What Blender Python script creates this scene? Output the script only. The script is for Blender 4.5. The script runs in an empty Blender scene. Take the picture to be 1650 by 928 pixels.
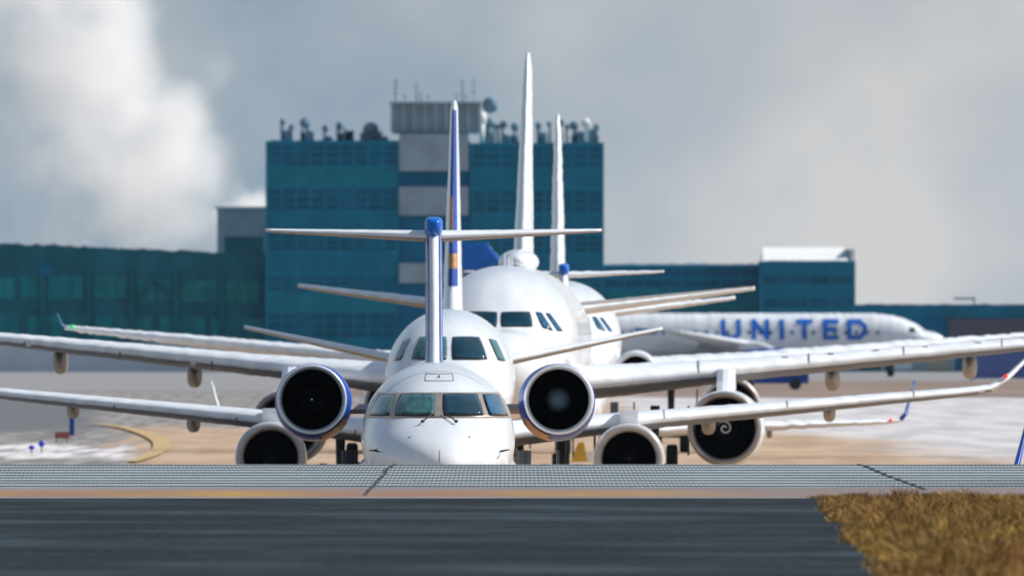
import bpy, math, random
from math import sin, cos, pi, sqrt, radians, floor
from mathutils import Vector
random.seed(7)
SC = bpy.context.scene
COL = SC.collection
F = 40744.0; CX = 825.0; HY = 535.0; CZ = 4.1      # telephoto geometry worked out from real airframe sizes

def X_(px, d): return (px - CX) * d / F
def Z_(py, d): return CZ + (HY - py) * d / F
def GD(py): return CZ * F / (py - HY)                # distance of a ground point seen on that row

# ---------------------------------------------------------------- materials
def new_mat(name):
    m = bpy.data.materials.new(name); m.use_nodes = True
    nt = m.node_tree
    return m, nt, nt.nodes['Principled BSDF']

def mat(name, col, rough=0.5, metal=0.0, var=0.0, scale=3.0, col2=None, coat=0.0, spec=0.5, stretch=(1, 1, 1), detail=4, lo=.35, hi=.65, bump=0.0):
    m, nt, b = new_mat(name)
    b.inputs['Roughness'].default_value = rough
    b.inputs['Metallic'].default_value = metal
    b.inputs['Specular IOR Level'].default_value = spec
    b.inputs['Coat Weight'].default_value = coat
    b.inputs['Coat Roughness'].default_value = 0.08
    tc = nt.nodes.new('ShaderNodeTexCoord'); mp = nt.nodes.new('ShaderNodeMapping')
    mp.inputs['Scale'].default_value = stretch
    nt.links.new(tc.outputs['Object'], mp.inputs['Vector'])
    n = nt.nodes.new('ShaderNodeTexNoise'); n.inputs['Scale'].default_value = scale; n.inputs['Detail'].default_value = detail
    nt.links.new(mp.outputs[0], n.inputs['Vector'])
    if col2 is None:
        col2 = tuple(max(0, c * (1 - var)) for c in col)
    r = nt.nodes.new('ShaderNodeValToRGB')
    r.color_ramp.elements[0].position = lo; r.color_ramp.elements[1].position = hi
    r.color_ramp.elements[0].color = (*col2, 1); r.color_ramp.elements[1].color = (*col, 1)
    nt.links.new(n.outputs['Fac'], r.inputs['Fac']); nt.links.new(r.outputs['Color'], b.inputs['Base Color'])
    if bump:
        bp = nt.nodes.new('ShaderNodeBump'); bp.inputs['Strength'].default_value = bump; bp.inputs['Distance'].default_value = 0.02
        nt.links.new(n.outputs['Fac'], bp.inputs['Height']); nt.links.new(bp.outputs[0], b.inputs['Normal'])
    return m

M = {}
M['white'] = mat('white_aircraft_paint', (.80, .83, .86), .26, var=.15, scale=1.3, coat=.6, stretch=(1.6, .3, .6), detail=6)
M['white_wing'] = mat('pale_grey_wing_paint', (.80, .83, .86), .36, var=.18, scale=2.2, coat=.2, stretch=(1, 2, 1))
M['faint_seam'] = mat('faint_skin_seam', (.42, .44, .47), .5, var=.3)
M['winglet_teal'] = mat('muted_teal_winglet_paint', (.03, .17, .30), .5, var=.1)
M['seam'] = mat('panel_seam', (.16, .17, .19), .6, var=.3)
M['blue'] = mat('deep_blue_livery_paint', (.002, .060, .36), .3, var=.2, spec=.3)
M['blue_bright'] = mat('bright_blue_livery_paint', (.003, .14, .58), .3, var=.2, spec=.3)
M['gold'] = mat('gold_livery_paint', (.50, .22, .035), .35, var=.4, scale=5)
M['pink_gold'] = mat('pale_copper_paint', (.62, .30, .16), .4, var=.45, scale=9)
M['lip'] = mat('polished_inlet_metal', (.88, .91, .95), .28, .35, var=.1)
M['lip_dull'] = mat('dull_inlet_metal', (.38, .35, .33), .38, .55, var=.3)
M['lip_grey'] = mat('grey_painted_inlet', (.46, .44, .43), .35, var=.2, scale=4, coat=.3)
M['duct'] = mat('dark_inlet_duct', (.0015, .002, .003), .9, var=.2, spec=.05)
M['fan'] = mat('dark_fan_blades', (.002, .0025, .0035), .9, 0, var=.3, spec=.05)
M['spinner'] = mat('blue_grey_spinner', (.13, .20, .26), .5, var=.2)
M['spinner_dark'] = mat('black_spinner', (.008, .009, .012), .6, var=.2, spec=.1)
M['glass'] = mat('cockpit_glass', (.003, .045, .075), .06, var=.4, scale=2, spec=.6)
M['glass_sky_refl'] = mat('painted_sky_reflection_glass', (.006, .11, .22), .08, var=.6, scale=5, spec=.7, stretch=(3, 1, .6))  # blue sky reflection painted into the pane colour
M['glass_teal_refl'] = mat('painted_teal_reflection_glass', (.05, .17, .18), .08, var=.55, scale=4, spec=.6, stretch=(2.5, 1, .8))  # pale teal reflection painted into the pane colour
M['seal'] = mat('black_window_seal', (.015, .016, .02), .6)
M['surround'] = mat('bare_metal_window_surround', (.50, .42, .36), .33, .55, var=.2)
M['rubber'] = mat('tyre_rubber', (.015, .015, .016), .8)
M['gear'] = mat('landing_gear_steel', (.05, .055, .06), .5, .4, var=.3)
M['fairing'] = mat('flap_fairing_paint', (.40, .35, .28), .5, var=.15, scale=4)
M['bird'] = mat('black_probe', (.02, .02, .022), .5)
M['exhaust'] = mat('exhaust_metal', (.25, .22, .2), .4, .9, var=.3)

def emis(name, col, st):
    m, nt, b = new_mat(name)
    b.inputs['Base Color'].default_value = (*col, 1)
    b.inputs['Emission Color'].default_value = (*col, 1); b.inputs['Emission Strength'].default_value = st
    return m
M['red_lamp'] = emis('red_navigation_lamp', (.9, .02, .03), .45)
M['green_lamp'] = emis('green_navigation_lamp', (.02, .6, .2), .4)

# runway materials in world coordinates
def pos_nodes(nt):
    g = nt.nodes.new('ShaderNodeNewGeometry'); s = nt.nodes.new('ShaderNodeSeparateXYZ'); nt.links.new(g.outputs['Position'], s.inputs[0]); return g, s
def math_(nt, op, a, b=None, c=None):
    n = nt.nodes.new('ShaderNodeMath'); n.operation = op
    for i, v in enumerate((a, b, c)):
        if v is None: continue
        if isinstance(v, (int, float)): n.inputs[i].default_value = v
        else: nt.links.new(v, n.inputs[i])
    return n.outputs[0]
def mixc(nt, f, a, b):
    n = nt.nodes.new('ShaderNodeMix'); n.data_type = 'RGBA'
    if isinstance(f, (int, float)): n.inputs['Factor'].default_value = f
    else: nt.links.new(f, n.inputs['Factor'])
    for k, v in (('A', a), ('B', b)):
        s = [i for i in n.inputs if i.name == k and i.type == 'RGBA'][0]
        if isinstance(v, tuple): s.default_value = (*v, 1)
        else: nt.links.new(v, s)
    return [o for o in n.outputs if o.type == 'RGBA'][0]
def noise(nt, vec, scale, detail=4, stretch=(1,1,1), loc=(0,0,0)):
    mp = nt.nodes.new('ShaderNodeMapping'); mp.inputs['Scale'].default_value = stretch; mp.inputs['Location'].default_value = loc
    nt.links.new(vec, mp.inputs['Vector'])
    n = nt.nodes.new('ShaderNodeTexNoise'); n.inputs['Scale'].default_value = scale; n.inputs['Detail'].default_value = detail
    nt.links.new(mp.outputs[0], n.inputs['Vector']); return n.outputs['Fac']
def mrange(nt, v, a, b, c=0.0, d=1.0, smooth=True):
    n = nt.nodes.new('ShaderNodeMapRange'); n.interpolation_type = 'SMOOTHSTEP' if smooth else 'LINEAR'
    nt.links.new(v, n.inputs[0])
    for i, k in enumerate((a, b, c, d)): n.inputs[i+1].default_value = k
    return n.outputs[0]

# ---------------------------------------------------------------- mesh helpers
class MB:
    def __init__(s): s.v = []; s.f = []
    def add(s, vs, fs):
        o = len(s.v); s.v += [tuple(v) for v in vs]; s.f += [tuple(i + o for i in f) for f in fs]; return s
    def box(s, x0, x1, y0, y1, z0, z1):
        vs = [(x0,y0,z0),(x1,y0,z0),(x1,y1,z0),(x0,y1,z0),(x0,y0,z1),(x1,y0,z1),(x1,y1,z1),(x0,y1,z1)]
        return s.add(vs, [(0,3,2,1),(4,5,6,7),(0,1,5,4),(1,2,6,5),(2,3,7,6),(3,0,4,7)])
    def rings(s, rings, closed=True, cap=True):
        n = len(rings[0]); vs = [p for r in rings for p in r]; fs = []
        m = n if closed else n - 1
        for i in range(len(rings) - 1):
            for j in range(m):
                a = i*n + j; b = i*n + (j+1) % n
                fs.append((a, b, b+n, a+n))
        if cap and closed:
            fs.append(tuple(range(n-1, -1, -1))); k = (len(rings)-1)*n; fs.append(tuple(k+j for j in range(n)))
        return s.add(vs, fs)
    def lathe(s, prof, c=(0,0,0), n=40, sx=1, sz=1, cap=False, droop=(0,0)):       # profile (y, r) about the y axis
        sh = lambda y: min(1, max(0, (y-.05)/.55))
        rs = [[(c[0]+droop[0]*sh(y)+sx*r*cos(2*pi*k/n), c[1]+y, c[2]+droop[1]*sh(y)+sz*r*sin(2*pi*k/n)) for k in range(n)] for y, r in prof]
        return s.rings(rs, cap=cap)
    def tube(s, p, q, r, r2=None, n=10):
        p = Vector(p); q = Vector(q); d = (q-p).normalized(); r2 = r if r2 is None else r2
        a = d.orthogonal().normalized(); b = d.cross(a)
        rs = [[tuple(c + rr*(a*cos(2*pi*k/n)+b*sin(2*pi*k/n))) for k in range(n)] for c, rr in ((p, r), (q, r2))]
        return s.rings(rs)
    def ball(s, c, rx, ry, rz, n=14, m=9):
        rs = []
        for i in range(m+1):
            t = pi*i/m; t = min(max(t, .02), pi-.02)
            rs.append([(c[0]+rx*sin(t)*cos(2*pi*k/n), c[1]+ry*sin(t)*sin(2*pi*k/n), c[2]+rz*cos(t)) for k in range(n)])
        return s.rings(rs)
    def prism(s, poly, y0, y1):                                        # poly in (x, z)
        n = len(poly); vs = [(x,y0,z) for x,z in poly]+[(x,y1,z) for x,z in poly]
        fs = [tuple(range(n)), tuple(range(2*n-1, n-1, -1))]+[(j, j+n, (j+1)%n+n, (j+1)%n) for j in range(n)]
        return s.add(vs, fs)
    def build(s, name, m, parent=None, smooth=False):
        me = bpy.data.meshes.new(name); me.from_pydata(s.v, [], s.f); me.materials.append(m)
        import bmesh
        bm = bmesh.new(); bm.from_mesh(me); bmesh.ops.recalc_face_normals(bm, faces=bm.faces); bm.to_mesh(me); bm.free()
        if smooth: me.shade_smooth()
        o = bpy.data.objects.new(name, me); COL.objects.link(o)
        if parent: o.parent = parent
        return o

def smooth_by_angle(o, a=40):
    me = o.data; me.shade_smooth()
    try: me.set_sharp_from_angle(angle=radians(a))
    except Exception: pass
    return o

def tag(o, label=None, cat=None, group=None, kind=None):
    if label: o['label'] = label
    if cat: o['category'] = cat
    if group: o['group'] = group
    if kind: o['kind'] = kind
    return o
def empty(name, loc, rot=(0,0,0)):
    o = bpy.data.objects.new(name, None); COL.objects.link(o); o.location = loc; o.rotation_euler = rot
    o.empty_display_size = .5
    return o

def lerp_tab(tab, s, k=1):                     # smooth (Hermite) table lookup in sqrt(s)
    xs = [sqrt(t[0]) for t in tab]; ys = [t[k] for t in tab]; x = sqrt(max(s, 0))
    if x <= xs[0]: return ys[0]
    if x >= xs[-1]: return ys[-1]
    for i in range(len(xs)-1):
        if x <= xs[i+1]: break
    def sl(j):
        if j <= 0: return (ys[1]-ys[0])/(xs[1]-xs[0])
        if j >= len(xs)-1: return 0.0
        a = (ys[j]-ys[j-1])/(xs[j]-xs[j-1]); b = (ys[j+1]-ys[j])/(xs[j+1]-xs[j])
        return 0.0 if a*b <= 0 else 2*a*b/(a+b)
    h = xs[i+1]-xs[i]; t = (x-xs[i])/h; m0 = sl(i)*h; m1 = sl(i+1)*h
    return (2*t**3-3*t**2+1)*ys[i]+(t**3-2*t**2+t)*m0+(-2*t**3+3*t**2)*ys[i+1]+(t**3-t**2)*m1

def wob(seed, n, amp, sm=0):  # random edge jitter that imitates heat shimmer in the outline
    r = random.Random(seed); v = [r.uniform(-amp, amp) for _ in range(n+4)]
    for _ in range(sm): v = [(v[max(i-1,0)]+2*v[i]+v[min(i+1,len(v)-1)])/4*1.35 for i in range(len(v))]
    return v

# ---------------------------------------------------------------- fuselage
class Fus:
    def __init__(s, tab, L, tail):            # tab rows: (s, half width, z top, z bottom, z of max width); tail rows the same measured from nose
        s.tab = tab; s.L = L; s.tail = tail
    def sec(s, y):
        a = s.tab[-1][0]
        if y <= a: return [lerp_tab(s.tab, y, k) for k in (1,2,3,4)]
        T = [(a,)+tuple(s.tab[-1][1:])]+s.tail
        for i in range(len(T)-1):
            if y <= T[i+1][0]:
                t = (y-T[i][0])/(T[i+1][0]-T[i][0]); t2 = t*t*(3-2*t) if i else t
                return [T[i][k]+(T[i+1][k]-T[i][k])*t for k in (1,2,3,4)]
        return list(T[-1][1:])
    def pt(s, y, a):
        w, zt, zb, zm = s.sec(y); c, q = cos(a), sin(a)
        return (w*c, y, zm + (zt-zm if q >= 0 else zm-zb)*q)
    def mesh(s, n=64, amp=0.0):
        if amp:  # rings jittered so the skin outline imitates heat shimmer
            r = random.Random(9); q = []; y = .001
            while y < s.L: q.append(y); y += .03+.19*min(1, y/4)
            q.append(s.L); out = []
            for y in q:
                e = r.uniform(-amp, amp)*min(1, y/2); out.append([(a, b, c+e*(1 if c > s.sec(y)[3] else .4)) for a, b, c in (s.pt(y, 2*pi*k/n) for k in range(n))])
            return MB().rings(out)
        ys = [(.001+ (i/34)**2*s.tab[-1][0]) for i in range(35)]
        y = s.tab[-1][0]
        while y < s.L-.02: y += .5; ys.append(min(y, s.L))
        return MB().rings([[s.pt(y, 2*pi*k/n) for k in range(n)] for y in ys])
    def inside(s, x, z, y):
        w, zt, zb, zm = s.sec(y)
        h = max((zt-zm) if z >= zm else (zm-zb), 1e-4)
        return (x/max(w,1e-4))**2+((z-zm)/h)**2 <= 1
    def front(s, x, z):                       # distance behind the nose where the skin passes through (x, z)
        lo, hi = 0.0, s.tab[-1][0]
        if not s.inside(x, z, hi): return None
        for _ in range(30):
            m = (lo+hi)/2
            if s.inside(x, z, m): hi = m
            else: lo = m
        return hi
    def normal(s, x, z):
        e = .01; y0 = s.front(x, z); y1 = s.front(x+e, z); y2 = s.front(x, z+e)
        if None in (y0, y1, y2): return Vector((x, -.2, z*.1)).normalized()
        n = Vector((e, y1-y0, 0)).cross(Vector((0, y2-y0, e)))
        if n.y > 0: n = -n
        return n.normalized()
    def patch(s, quad, off=.012, nx=10, nz=8, rnd=0.0):   # quad: 4 front-view corners TL,TR,BR,BL projected onto the skin
        TL, TR, BR, BL = quad; V = []
        for j in range(nz+1):
            v = j/nz
            for i in range(nx+1):
                u = i/nx; uu, vv = u, v
                if rnd:                         # squircle-like rounding of the corners
                    a = 2*u-1; b = 2*v-1; uu = .5+.5*a*(1-rnd*b*b*abs(a)**3); vv = .5+.5*b*(1-rnd*a*a*abs(b)**3)
                x = (TL[0]*(1-uu)+TR[0]*uu)*(1-vv)+(BL[0]*(1-uu)+BR[0]*uu)*vv
                z = (TL[1]*(1-uu)+TR[1]*uu)*(1-vv)+(BL[1]*(1-uu)+BR[1]*uu)*vv
                y = s.front(x, z)
                k = 1.0
                while y is None and k > .9:
                    k -= .01; y = s.front(x*k, z)
                if y is None: y = s.tab[-1][0]
                nn = s.normal(x*k, z)
                V.append(Vector((x*k, y, z))+nn*off)
        n = nx+1; fs = [(j*n+i, j*n+i+1, (j+1)*n+i+1, (j+1)*n+i) for j in range(nz) for i in range(nx)]
        # give it thickness: skirt back into the skin
        back = [v+Vector((0, .03, 0)) for v in V]; N = len(V)
        ring = [i for i in range(n)]+[j*n+nx for j in range(1, nz+1)]+[nz*n+i for i in range(nx-1, -1, -1)]+[j*n for j in range(nz-1, 0, -1)]
        for a, b in zip(ring, ring[1:]+ring[:1]): fs.append((a, b, b+N, a+N))
        return MB().add(V+back, fs)

def grow(q, g):
    cx = sum(p[0] for p in q)/4; cz = sum(p[1] for p in q)/4
    return [(p[0]+g*(1 if p[0] > cx else -1), p[1]+g*(1 if p[1] > cz else -1)) for p in q]
def mirror(q): return [(-q[1][0], q[1][1]), (-q[0][0], q[0][1]), (-q[3][0], q[3][1]), (-q[2][0], q[2][1])]

# ---------------------------------------------------------------- lifting surfaces
def yt(t): return 5*(.2969*sqrt(t)-.126*t-.3516*t*t+.2843*t**3-.1015*t**4)*.5/.5
def surf(stations, step=.25, amp=0.0, seed=1, t0=0, t1=1, off=0.0, side=0, closed=True, npt=13):
    """stations: (x, y_le, z, chord, thickness); lofted airfoil, sections square to the local span direction"""
    P = []
    for i in range(len(stations)-1):
        a, b = stations[i], stations[i+1]
        L = sqrt((b[0]-a[0])**2+(b[2]-a[2])**2); n = max(1, int(L/step))
        for k in range(n + (1 if i == len(stations)-2 else 0)):
            t = k/n; P.append([a[j]+(b[j]-a[j])*t for j in range(5)])
    wz = wob(seed, len(P), amp); wt = wob(seed+99, len(P), amp)
    rings = []
    for i, p in enumerate(P):
        q0 = P[max(i-1,0)]; q1 = P[min(i+1,len(P)-1)]
        tx, tz = q1[0]-q0[0], q1[2]-q0[2]; l = sqrt(tx*tx+tz*tz) or 1; nx, nz = -tz/l, tx/l
        ring = []
        ts = [t0+(t1-t0)*(.5-.5*cos(pi*k/(npt-1))) if t0 == 0 and t1 == 1 else t0+(t1-t0)*k/(npt-1) for k in range(npt)]
        up = [(t, yt(t)*p[4]+off) for t in ts]; dn = [(t, -yt(t)*p[4]-off) for t in ts]
        seq = up[::-1]+dn[1:] if side == 0 and t0 == 0 else (up if side >= 0 else dn)
        for t, h in seq:
            o = h + wz[i] + (wt[i] if h > 0 else 0)
            yy = p[1]+t*p[3]-(off if t < .02 else 0)
            ring.append((p[0]+nx*o, yy, p[2]+nz*o))
        rings.append(ring)
    m = MB()
    full = (side == 0 and t0 == 0 and t1 == 1)
    m.rings(rings, closed=full, cap=full)
    return m
def mir_st(st): return [(-a[0],)+tuple(a[1:]) for a in st]
def at_span(st, x):
    for a, b in zip(st, st[1:]):
        if a[0] <= x <= b[0]:
            t = (x-a[0])/(b[0]-a[0]); return [a[j]+(b[j]-a[j])*t for j in range(5)]
    return list(st[-1])

# ---------------------------------------------------------------- aircraft families
CRJ = dict(L=26.77,
  tab=[(0,.02,1.76,1.74,1.75),(.12,.36,2.00,1.47,1.76),(.5,.72,2.26,1.22,1.86),(1.0,.97,2.46,1.07,1.93),(1.5,1.12,2.63,.99,2.0),(2.2,1.235,3.03,.92,2.08),
       (3.0,1.28,3.32,.89,2.15),(3.8,1.325,3.48,.87,2.2),(4.8,1.345,3.56,.86,2.21)],
  tail=[(18.5,1.345,3.56,.86,2.21),(21.5,1.15,3.5,1.25,2.4),(24.5,.62,3.35,2.0,2.75),(26.77,.14,3.15,2.85,3.0)],
  wing=[(1.1,9.6,1.10,5.0,.60),(3.4,11.6,1.17,3.3,.42),(9.9,15.4,1.38,1.35,.17),(10.3,15.7,1.44,1.2,.14),(10.47,15.95,1.62,1.05,.11),(10.60,16.5,2.1,.85,.08),(10.74,17.1,2.62,.5,.05)],
  fin=[(0,20.9,3.30,4.0,.33),(0,22.0,4.0,3.4,.31),(0,24.1,5.75,2.4,.30),(0,24.4,5.95,2.2,.28)],
  stab=[(.05,24.5,5.86,1.75,.22),(3.1,25.75,5.97,.85,.07)],
  gear_x=1.58, gear_y=13.6, wheel=.38, nose_gear=3.2)
ERJ = dict(L=31.68,
  tab=[(0,.02,2.32,2.28,2.3),(.12,.36,2.66,1.98,2.32),(.5,.70,2.98,1.72,2.42),(1.2,1.02,3.26,1.5,2.58),(1.9,1.21,3.47,1.39,2.7),(2.7,1.36,3.99,1.33,2.8),
       (3.6,1.45,4.33,1.31,2.88),(4.6,1.49,4.53,1.30,2.95),(6.0,1.505,4.64,1.30,2.97)],
  tail=[(21.5,1.505,4.64,1.30,2.97),(25.5,1.25,4.62,1.9,3.2),(29,.7,4.5,2.8,3.6),(31.68,.15,4.3,3.8,4.05)],
  wing=[(1.3,10.2,1.72,5.6,.62),(4.2,12.2,2.02,3.7,.46),(12.3,17.0,2.76,1.65,.22),(12.75,17.3,2.84,1.5,.18),(13.15,17.7,3.08,1.25,.14),(13.6,18.4,3.52,1.0,.10),(14.35,19.3,4.35,.5,.05)],
  fin=[(0,22.6,4.45,6.6,.50),(0,24.2,5.1,5.2,.46),(0,29.3,9.5,2.4,.18),(0,29.6,9.68,2.0,.10)],
  stab=[(.3,26.8,3.22,3.1,.30),(5.05,29.6,4.20,1.3,.10)],
  gear_x=2.6, gear_y=15.3, wheel=.50, nose_gear=3.6)
ABS = dict(L=37.57,
  tab=[(0,.02,3.12,3.08,3.1),(.1,.45,3.52,2.68,3.12),(.4,.80,3.82,2.34,3.2),(1.0,1.18,4.08,2.03,3.32),(1.75,1.50,4.24,1.85,3.47),(2.35,1.68,4.66,1.78,3.55),
       (3.2,1.82,5.12,1.73,3.65),(4.4,1.92,5.53,1.70,3.72),(5.6,1.965,5.75,1.69,3.76),(6.8,1.975,5.84,1.69,3.77)],
  tail=[(25,1.975,5.84,1.69,3.77),(29.5,1.7,5.83,2.5,4.1),(34,.95,5.6,3.8,4.6),(37.4,.2,5.2,4.75,4.95)],
  wing=[(1.7,12.0,2.74,7.0,.95),(6.4,14.6,3.17,4.2,.60),(12.0,17.7,3.69,2.9,.42),(16.4,20.2,4.10,1.75,.22),(17.0,20.55,4.17,1.6,.14)],
  fin=[(0,27.2,5.6,7.4,.60),(0,28.6,6.2,6.0,.54),(0,33.5,11.2,2.8,.24),(0,33.9,11.70,2.2,.12)],
  stab=[(.4,30.2,4.60,4.0,.42),(6.22,33.5,5.33,1.6,.13)],
  gear_x=3.8, gear_y=17.7, wheel=.57, nose_gear=5.0)

def engine(root, x, y, z, ri, ro, ln, cowl, lip, spin, spin_r=.2, name='engine', swirl=False, gold=False, cf=.76, droop=(0,0)):
    e = MB().lathe([(.10, ri+(ro-ri)*cf), (.22, ri+(ro-ri)*(cf+.2*(1-cf)/.4)), (.45, ro*.985), (.9, ro), (ln*.55, ro*.985), (ln*.8, ro*.86), (ln, ro*.66), (ln, ro*.62), (ln*.8, ro*.6)], (x,y,z), 56, droop=droop).build(name, cowl, root, True)
    MB().lathe([(.50, ri*1.0), (.22, ri*1.0), (.08, ri+.02), (.015, ri+(ro-ri)*.28), (0, ri+(ro-ri)*.42), (.02, ri+(ro-ri)*(.42+(cf-.42)*.6)), (.10, ri+(ro-ri)*cf)], (x,y,z), 56).build('inlet_lip', lip, e, True)
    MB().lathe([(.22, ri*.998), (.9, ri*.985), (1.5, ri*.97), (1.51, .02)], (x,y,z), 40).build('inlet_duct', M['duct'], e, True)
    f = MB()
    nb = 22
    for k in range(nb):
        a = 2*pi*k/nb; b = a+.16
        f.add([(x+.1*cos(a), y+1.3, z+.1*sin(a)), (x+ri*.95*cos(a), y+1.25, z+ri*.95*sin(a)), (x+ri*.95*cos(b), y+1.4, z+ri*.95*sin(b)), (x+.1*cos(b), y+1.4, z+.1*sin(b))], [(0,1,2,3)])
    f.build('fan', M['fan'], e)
    sp = MB().lathe([(.62, .005), (.66, spin_r*.35), (.75, spin_r*.68), (.9, spin_r*.92), (1.08, spin_r)], (x,y,z), 24).build('spinner', spin, e, True)
    if swirl:
        s = MB(); r0 = None; rr = []
        for k in range(60):
            t = k/59; a = t*4.2*pi+.4; r = spin_r*(.12+.72*t)
            # height of the spinner's skin at r
            q = r/spin_r; yy = .62+.46*q**2.2-.02
            w = .018
            rr.append([(x+(r-w)*cos(a), y+yy-.01, z+(r-w)*sin(a)), (x+(r+w)*cos(a), y+yy-.005, z+(r+w)*sin(a))])
        s.rings(rr, closed=False, cap=False); s.build('spiral_mark', M['white_wing'], e)
    MB().lathe([(ln-.05, ro*.5), (ln+.5, ro*.36), (ln+.55, ro*.30)], (x,y,z), 30).build('exhaust_nozzle', M['exhaust'], e, True)
    if gold:
        sg = 1 if x > 0 else -1
        # gold patch low on the inboard side of the cowl
        rs = []
        for i in range(9):
            yy = .13+i*.12; row = []
            for k in range(9):
                a0 = radians(-100 if True else 0); ang = radians(270 - sg*(12+ (k/8)*46 + 4*sin(i*1.7)))
                rr_ = (ri+(ro-ri)*(cf+(1-cf)*min(1, (yy-.1)/.35)**.6))+.006
                shf = min(1, max(0, (yy-.05)/.55)); row.append((x+droop[0]*shf+rr_*cos(ang), y+yy, z+droop[1]*shf+rr_*sin(ang)))
            rs.append(row)
        MB().rings(rs, closed=False, cap=False).build('gold_swoosh', M['gold'], e, True)
    return e

def wheels(root, name, x, y, r, wdt, strut_top, gap=.45, n=2):
    g = MB().tube((x, y, r), (x, y, strut_top), .09, .13).tube((x-gap/2-.05, y, r), (x+gap/2+.05, y, r), .06).tube((x, y-.02, r+.35), (x, y+.9, strut_top-.05), .05).build(name, M['gear'], root)
    MB().box(x+gap*.95, x+gap*.95+.05, y-.3, y+.5, r*1.5, strut_top).build('gear_door', M['gear'], g)
    for sx in (-1, 1):
        c = x+sx*gap/2
        prof = [(-wdt/2, r*.55), (-wdt/2, r*.9), (-wdt*.35, r), (wdt*.35, r), (wdt/2, r*.9), (wdt/2, r*.55)]
        rs = [[(c+yy, y+rr*cos(2*pi*k/24), r+rr*sin(2*pi*k/24)) for k in range(24)] for yy, rr in prof]
        MB().rings(rs).build('wheel', M['rubber'], g, False)
    return g

def seams(root, st, xs, seed=0, w=.03):
    for x in xs:
        p = at_span(st, abs(x)); q = at_span(st, abs(x)+w); q[0] = p[0]+w
        a = [tuple(p), tuple(q)]
        if x < 0: a = mir_st(a)
        surf(a, 1, 0, 1, 0, .22, .006, 1).build('slat_joint', M['seam'], root)

def pod(root, x, y, z, hw, hh, ln, m=None):
    rs = []
    for i in range(13):
        t = i/12; k = max(.04, sin(pi*t)**.55) if t < .5 else max(.03, sin(pi*t)**.9)
        ring = []
        for j in range(20):
            a = 2*pi*j/20; c, s = cos(a), sin(a)
            ring.append((x+hw*k*math.copysign(abs(c)**.75, c), y+ln*t, z+hh*k*math.copysign(abs(s)**.75, s)))
        rs.append(ring)
    return MB().rings(rs).build('flap_fairing', m or M['fairing'], root, True)

M['under'] = mat('grey_underside_paint_shade', (.20, .215, .24), .5, var=.15, scale=2)  # grey wing paint, also carries the shade below the wing in its colour
M['under_bounce'] = mat('painted_bounce_underside', (.30, .27, .245), .5, var=.15, scale=2)  # warm ground bounce painted into the tailplane underside
def shade_underside(o, m, k=-.84):
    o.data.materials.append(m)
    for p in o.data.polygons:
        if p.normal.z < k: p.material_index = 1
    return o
def airframe(spec, name, loc, yaw, roll=0.0, amp=0.0, seed=1, fin_mat=None, parts=('gear',)):
    root = empty(name, loc, (0, roll, yaw))
    fus = Fus(spec['tab'], spec['L'], spec['tail'])
    f = fus.mesh(64, amp if amp >= .03 else 0).build('fuselage', M['white'], root, True)
    for sg in (1, -1):
        st = spec['wing'] if sg == 1 else mir_st(spec['wing'])
        w = surf(st, .14 if amp else .6, amp, seed+sg).build('wing', M['white_wing'], root, True); (amp < .012 and shade_underside(w, M['under']))
        st2 = spec['stab'] if sg == 1 else mir_st(spec['stab'])
        tp = surf(st2, .12 if amp else .5, amp*.6, seed+5+sg).build('tailplane', M['white_wing'], root, True); (amp < .012 and shade_underside(tp, M['under_bounce'], -.78))
        if sg == 1: wr = w
        else: wl = w
    fin = surf(spec['fin'], .12 if amp else .5, amp*.8, seed+11).build('tail_fin', fin_mat or M['white'], root, True)
    if 'gear' in parts:
        for sg in (1, -1):
            wheels(root, 'main_gear', sg*spec['gear_x'], spec['gear_y'], spec['wheel'], .30 if spec is ABS else .22, spec['wheel']+1.6, spec['wheel']*1.6)
        wheels(root, 'nose_gear', 0, spec['nose_gear'], spec['wheel']*.62, .17, spec['wheel']+1.3, .36)
    return root, fus, fin, wr, wl

def ring_seam(root, fus, y, w=.012, a0=0, a1=2*pi):
    rs = []
    for yy, o in ((y, .001), (y+w*.5, .004), (y+w, .001)):
        row = []
        for k in range(73):
            a = a0+(a1-a0)*k/72; p = fus.pt(yy, a); W_, zt, zb, zm = fus.sec(yy)
            row.append((p[0]*(1+o/max(W_, .1)), p[1]-o*1.5, zm+(p[2]-zm)*(1+o)))
        rs.append(row)
    MB().rings(rs, closed=False, cap=False).build('skin_seam', M['faint_seam'], root, True)
def nav_lamp(w, x, y, z, m, r=.09):
    MB().ball((x,y,z), r, r*2, r*.8).build('navigation_lamp', m, w, True)

def cockpit(root, fus, quads, mats, seal=.018, off=.02):
    for q, m in zip(quads, mats):
        s = fus.patch(grow(q, seal), off*.6, 8, 6, .05).build('cockpit_window', M['seal'], root, True)
        fus.patch(q, off, 9, 7, .05).build('pane', M[m], s, True)

def bullet(root):
    rs = []
    for y, w, zt, zb in ((0,.05,6.10,6.00),(.06,.105,6.16,5.93),(.2,.15,6.19,5.88),(.6,.165,6.215,5.82),(1.5,.16,6.21,5.80),(2.4,.10,6.14,5.86),(2.8,.02,6.06,5.96)):
        zc = (zt+zb)/2; h = (zt-zb)/2; ring = []
        for k in range(28):
            a = 2*pi*k/28; c, q = cos(a), sin(a)
            ring.append((w*math.copysign(abs(c)**.45, c)*(1 if q > 0 else 1-.35*abs(q)), 24.05+y, zc+h*math.copysign(abs(q)**.5, q)))
        rs.append(ring)
    MB().rings(rs).build('tail_bullet', M['blue_bright'], root, True)
def blue_winglets(spec, wr, wl):
    st = spec['wing'][-4:]
    for w, q in ((wr, st), (wl, mir_st(st))):
        if w is None: continue
        b = surf(q, .15, 0, 1, 0, 1, .006).build('winglet', M['blue'], w, True)
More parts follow.
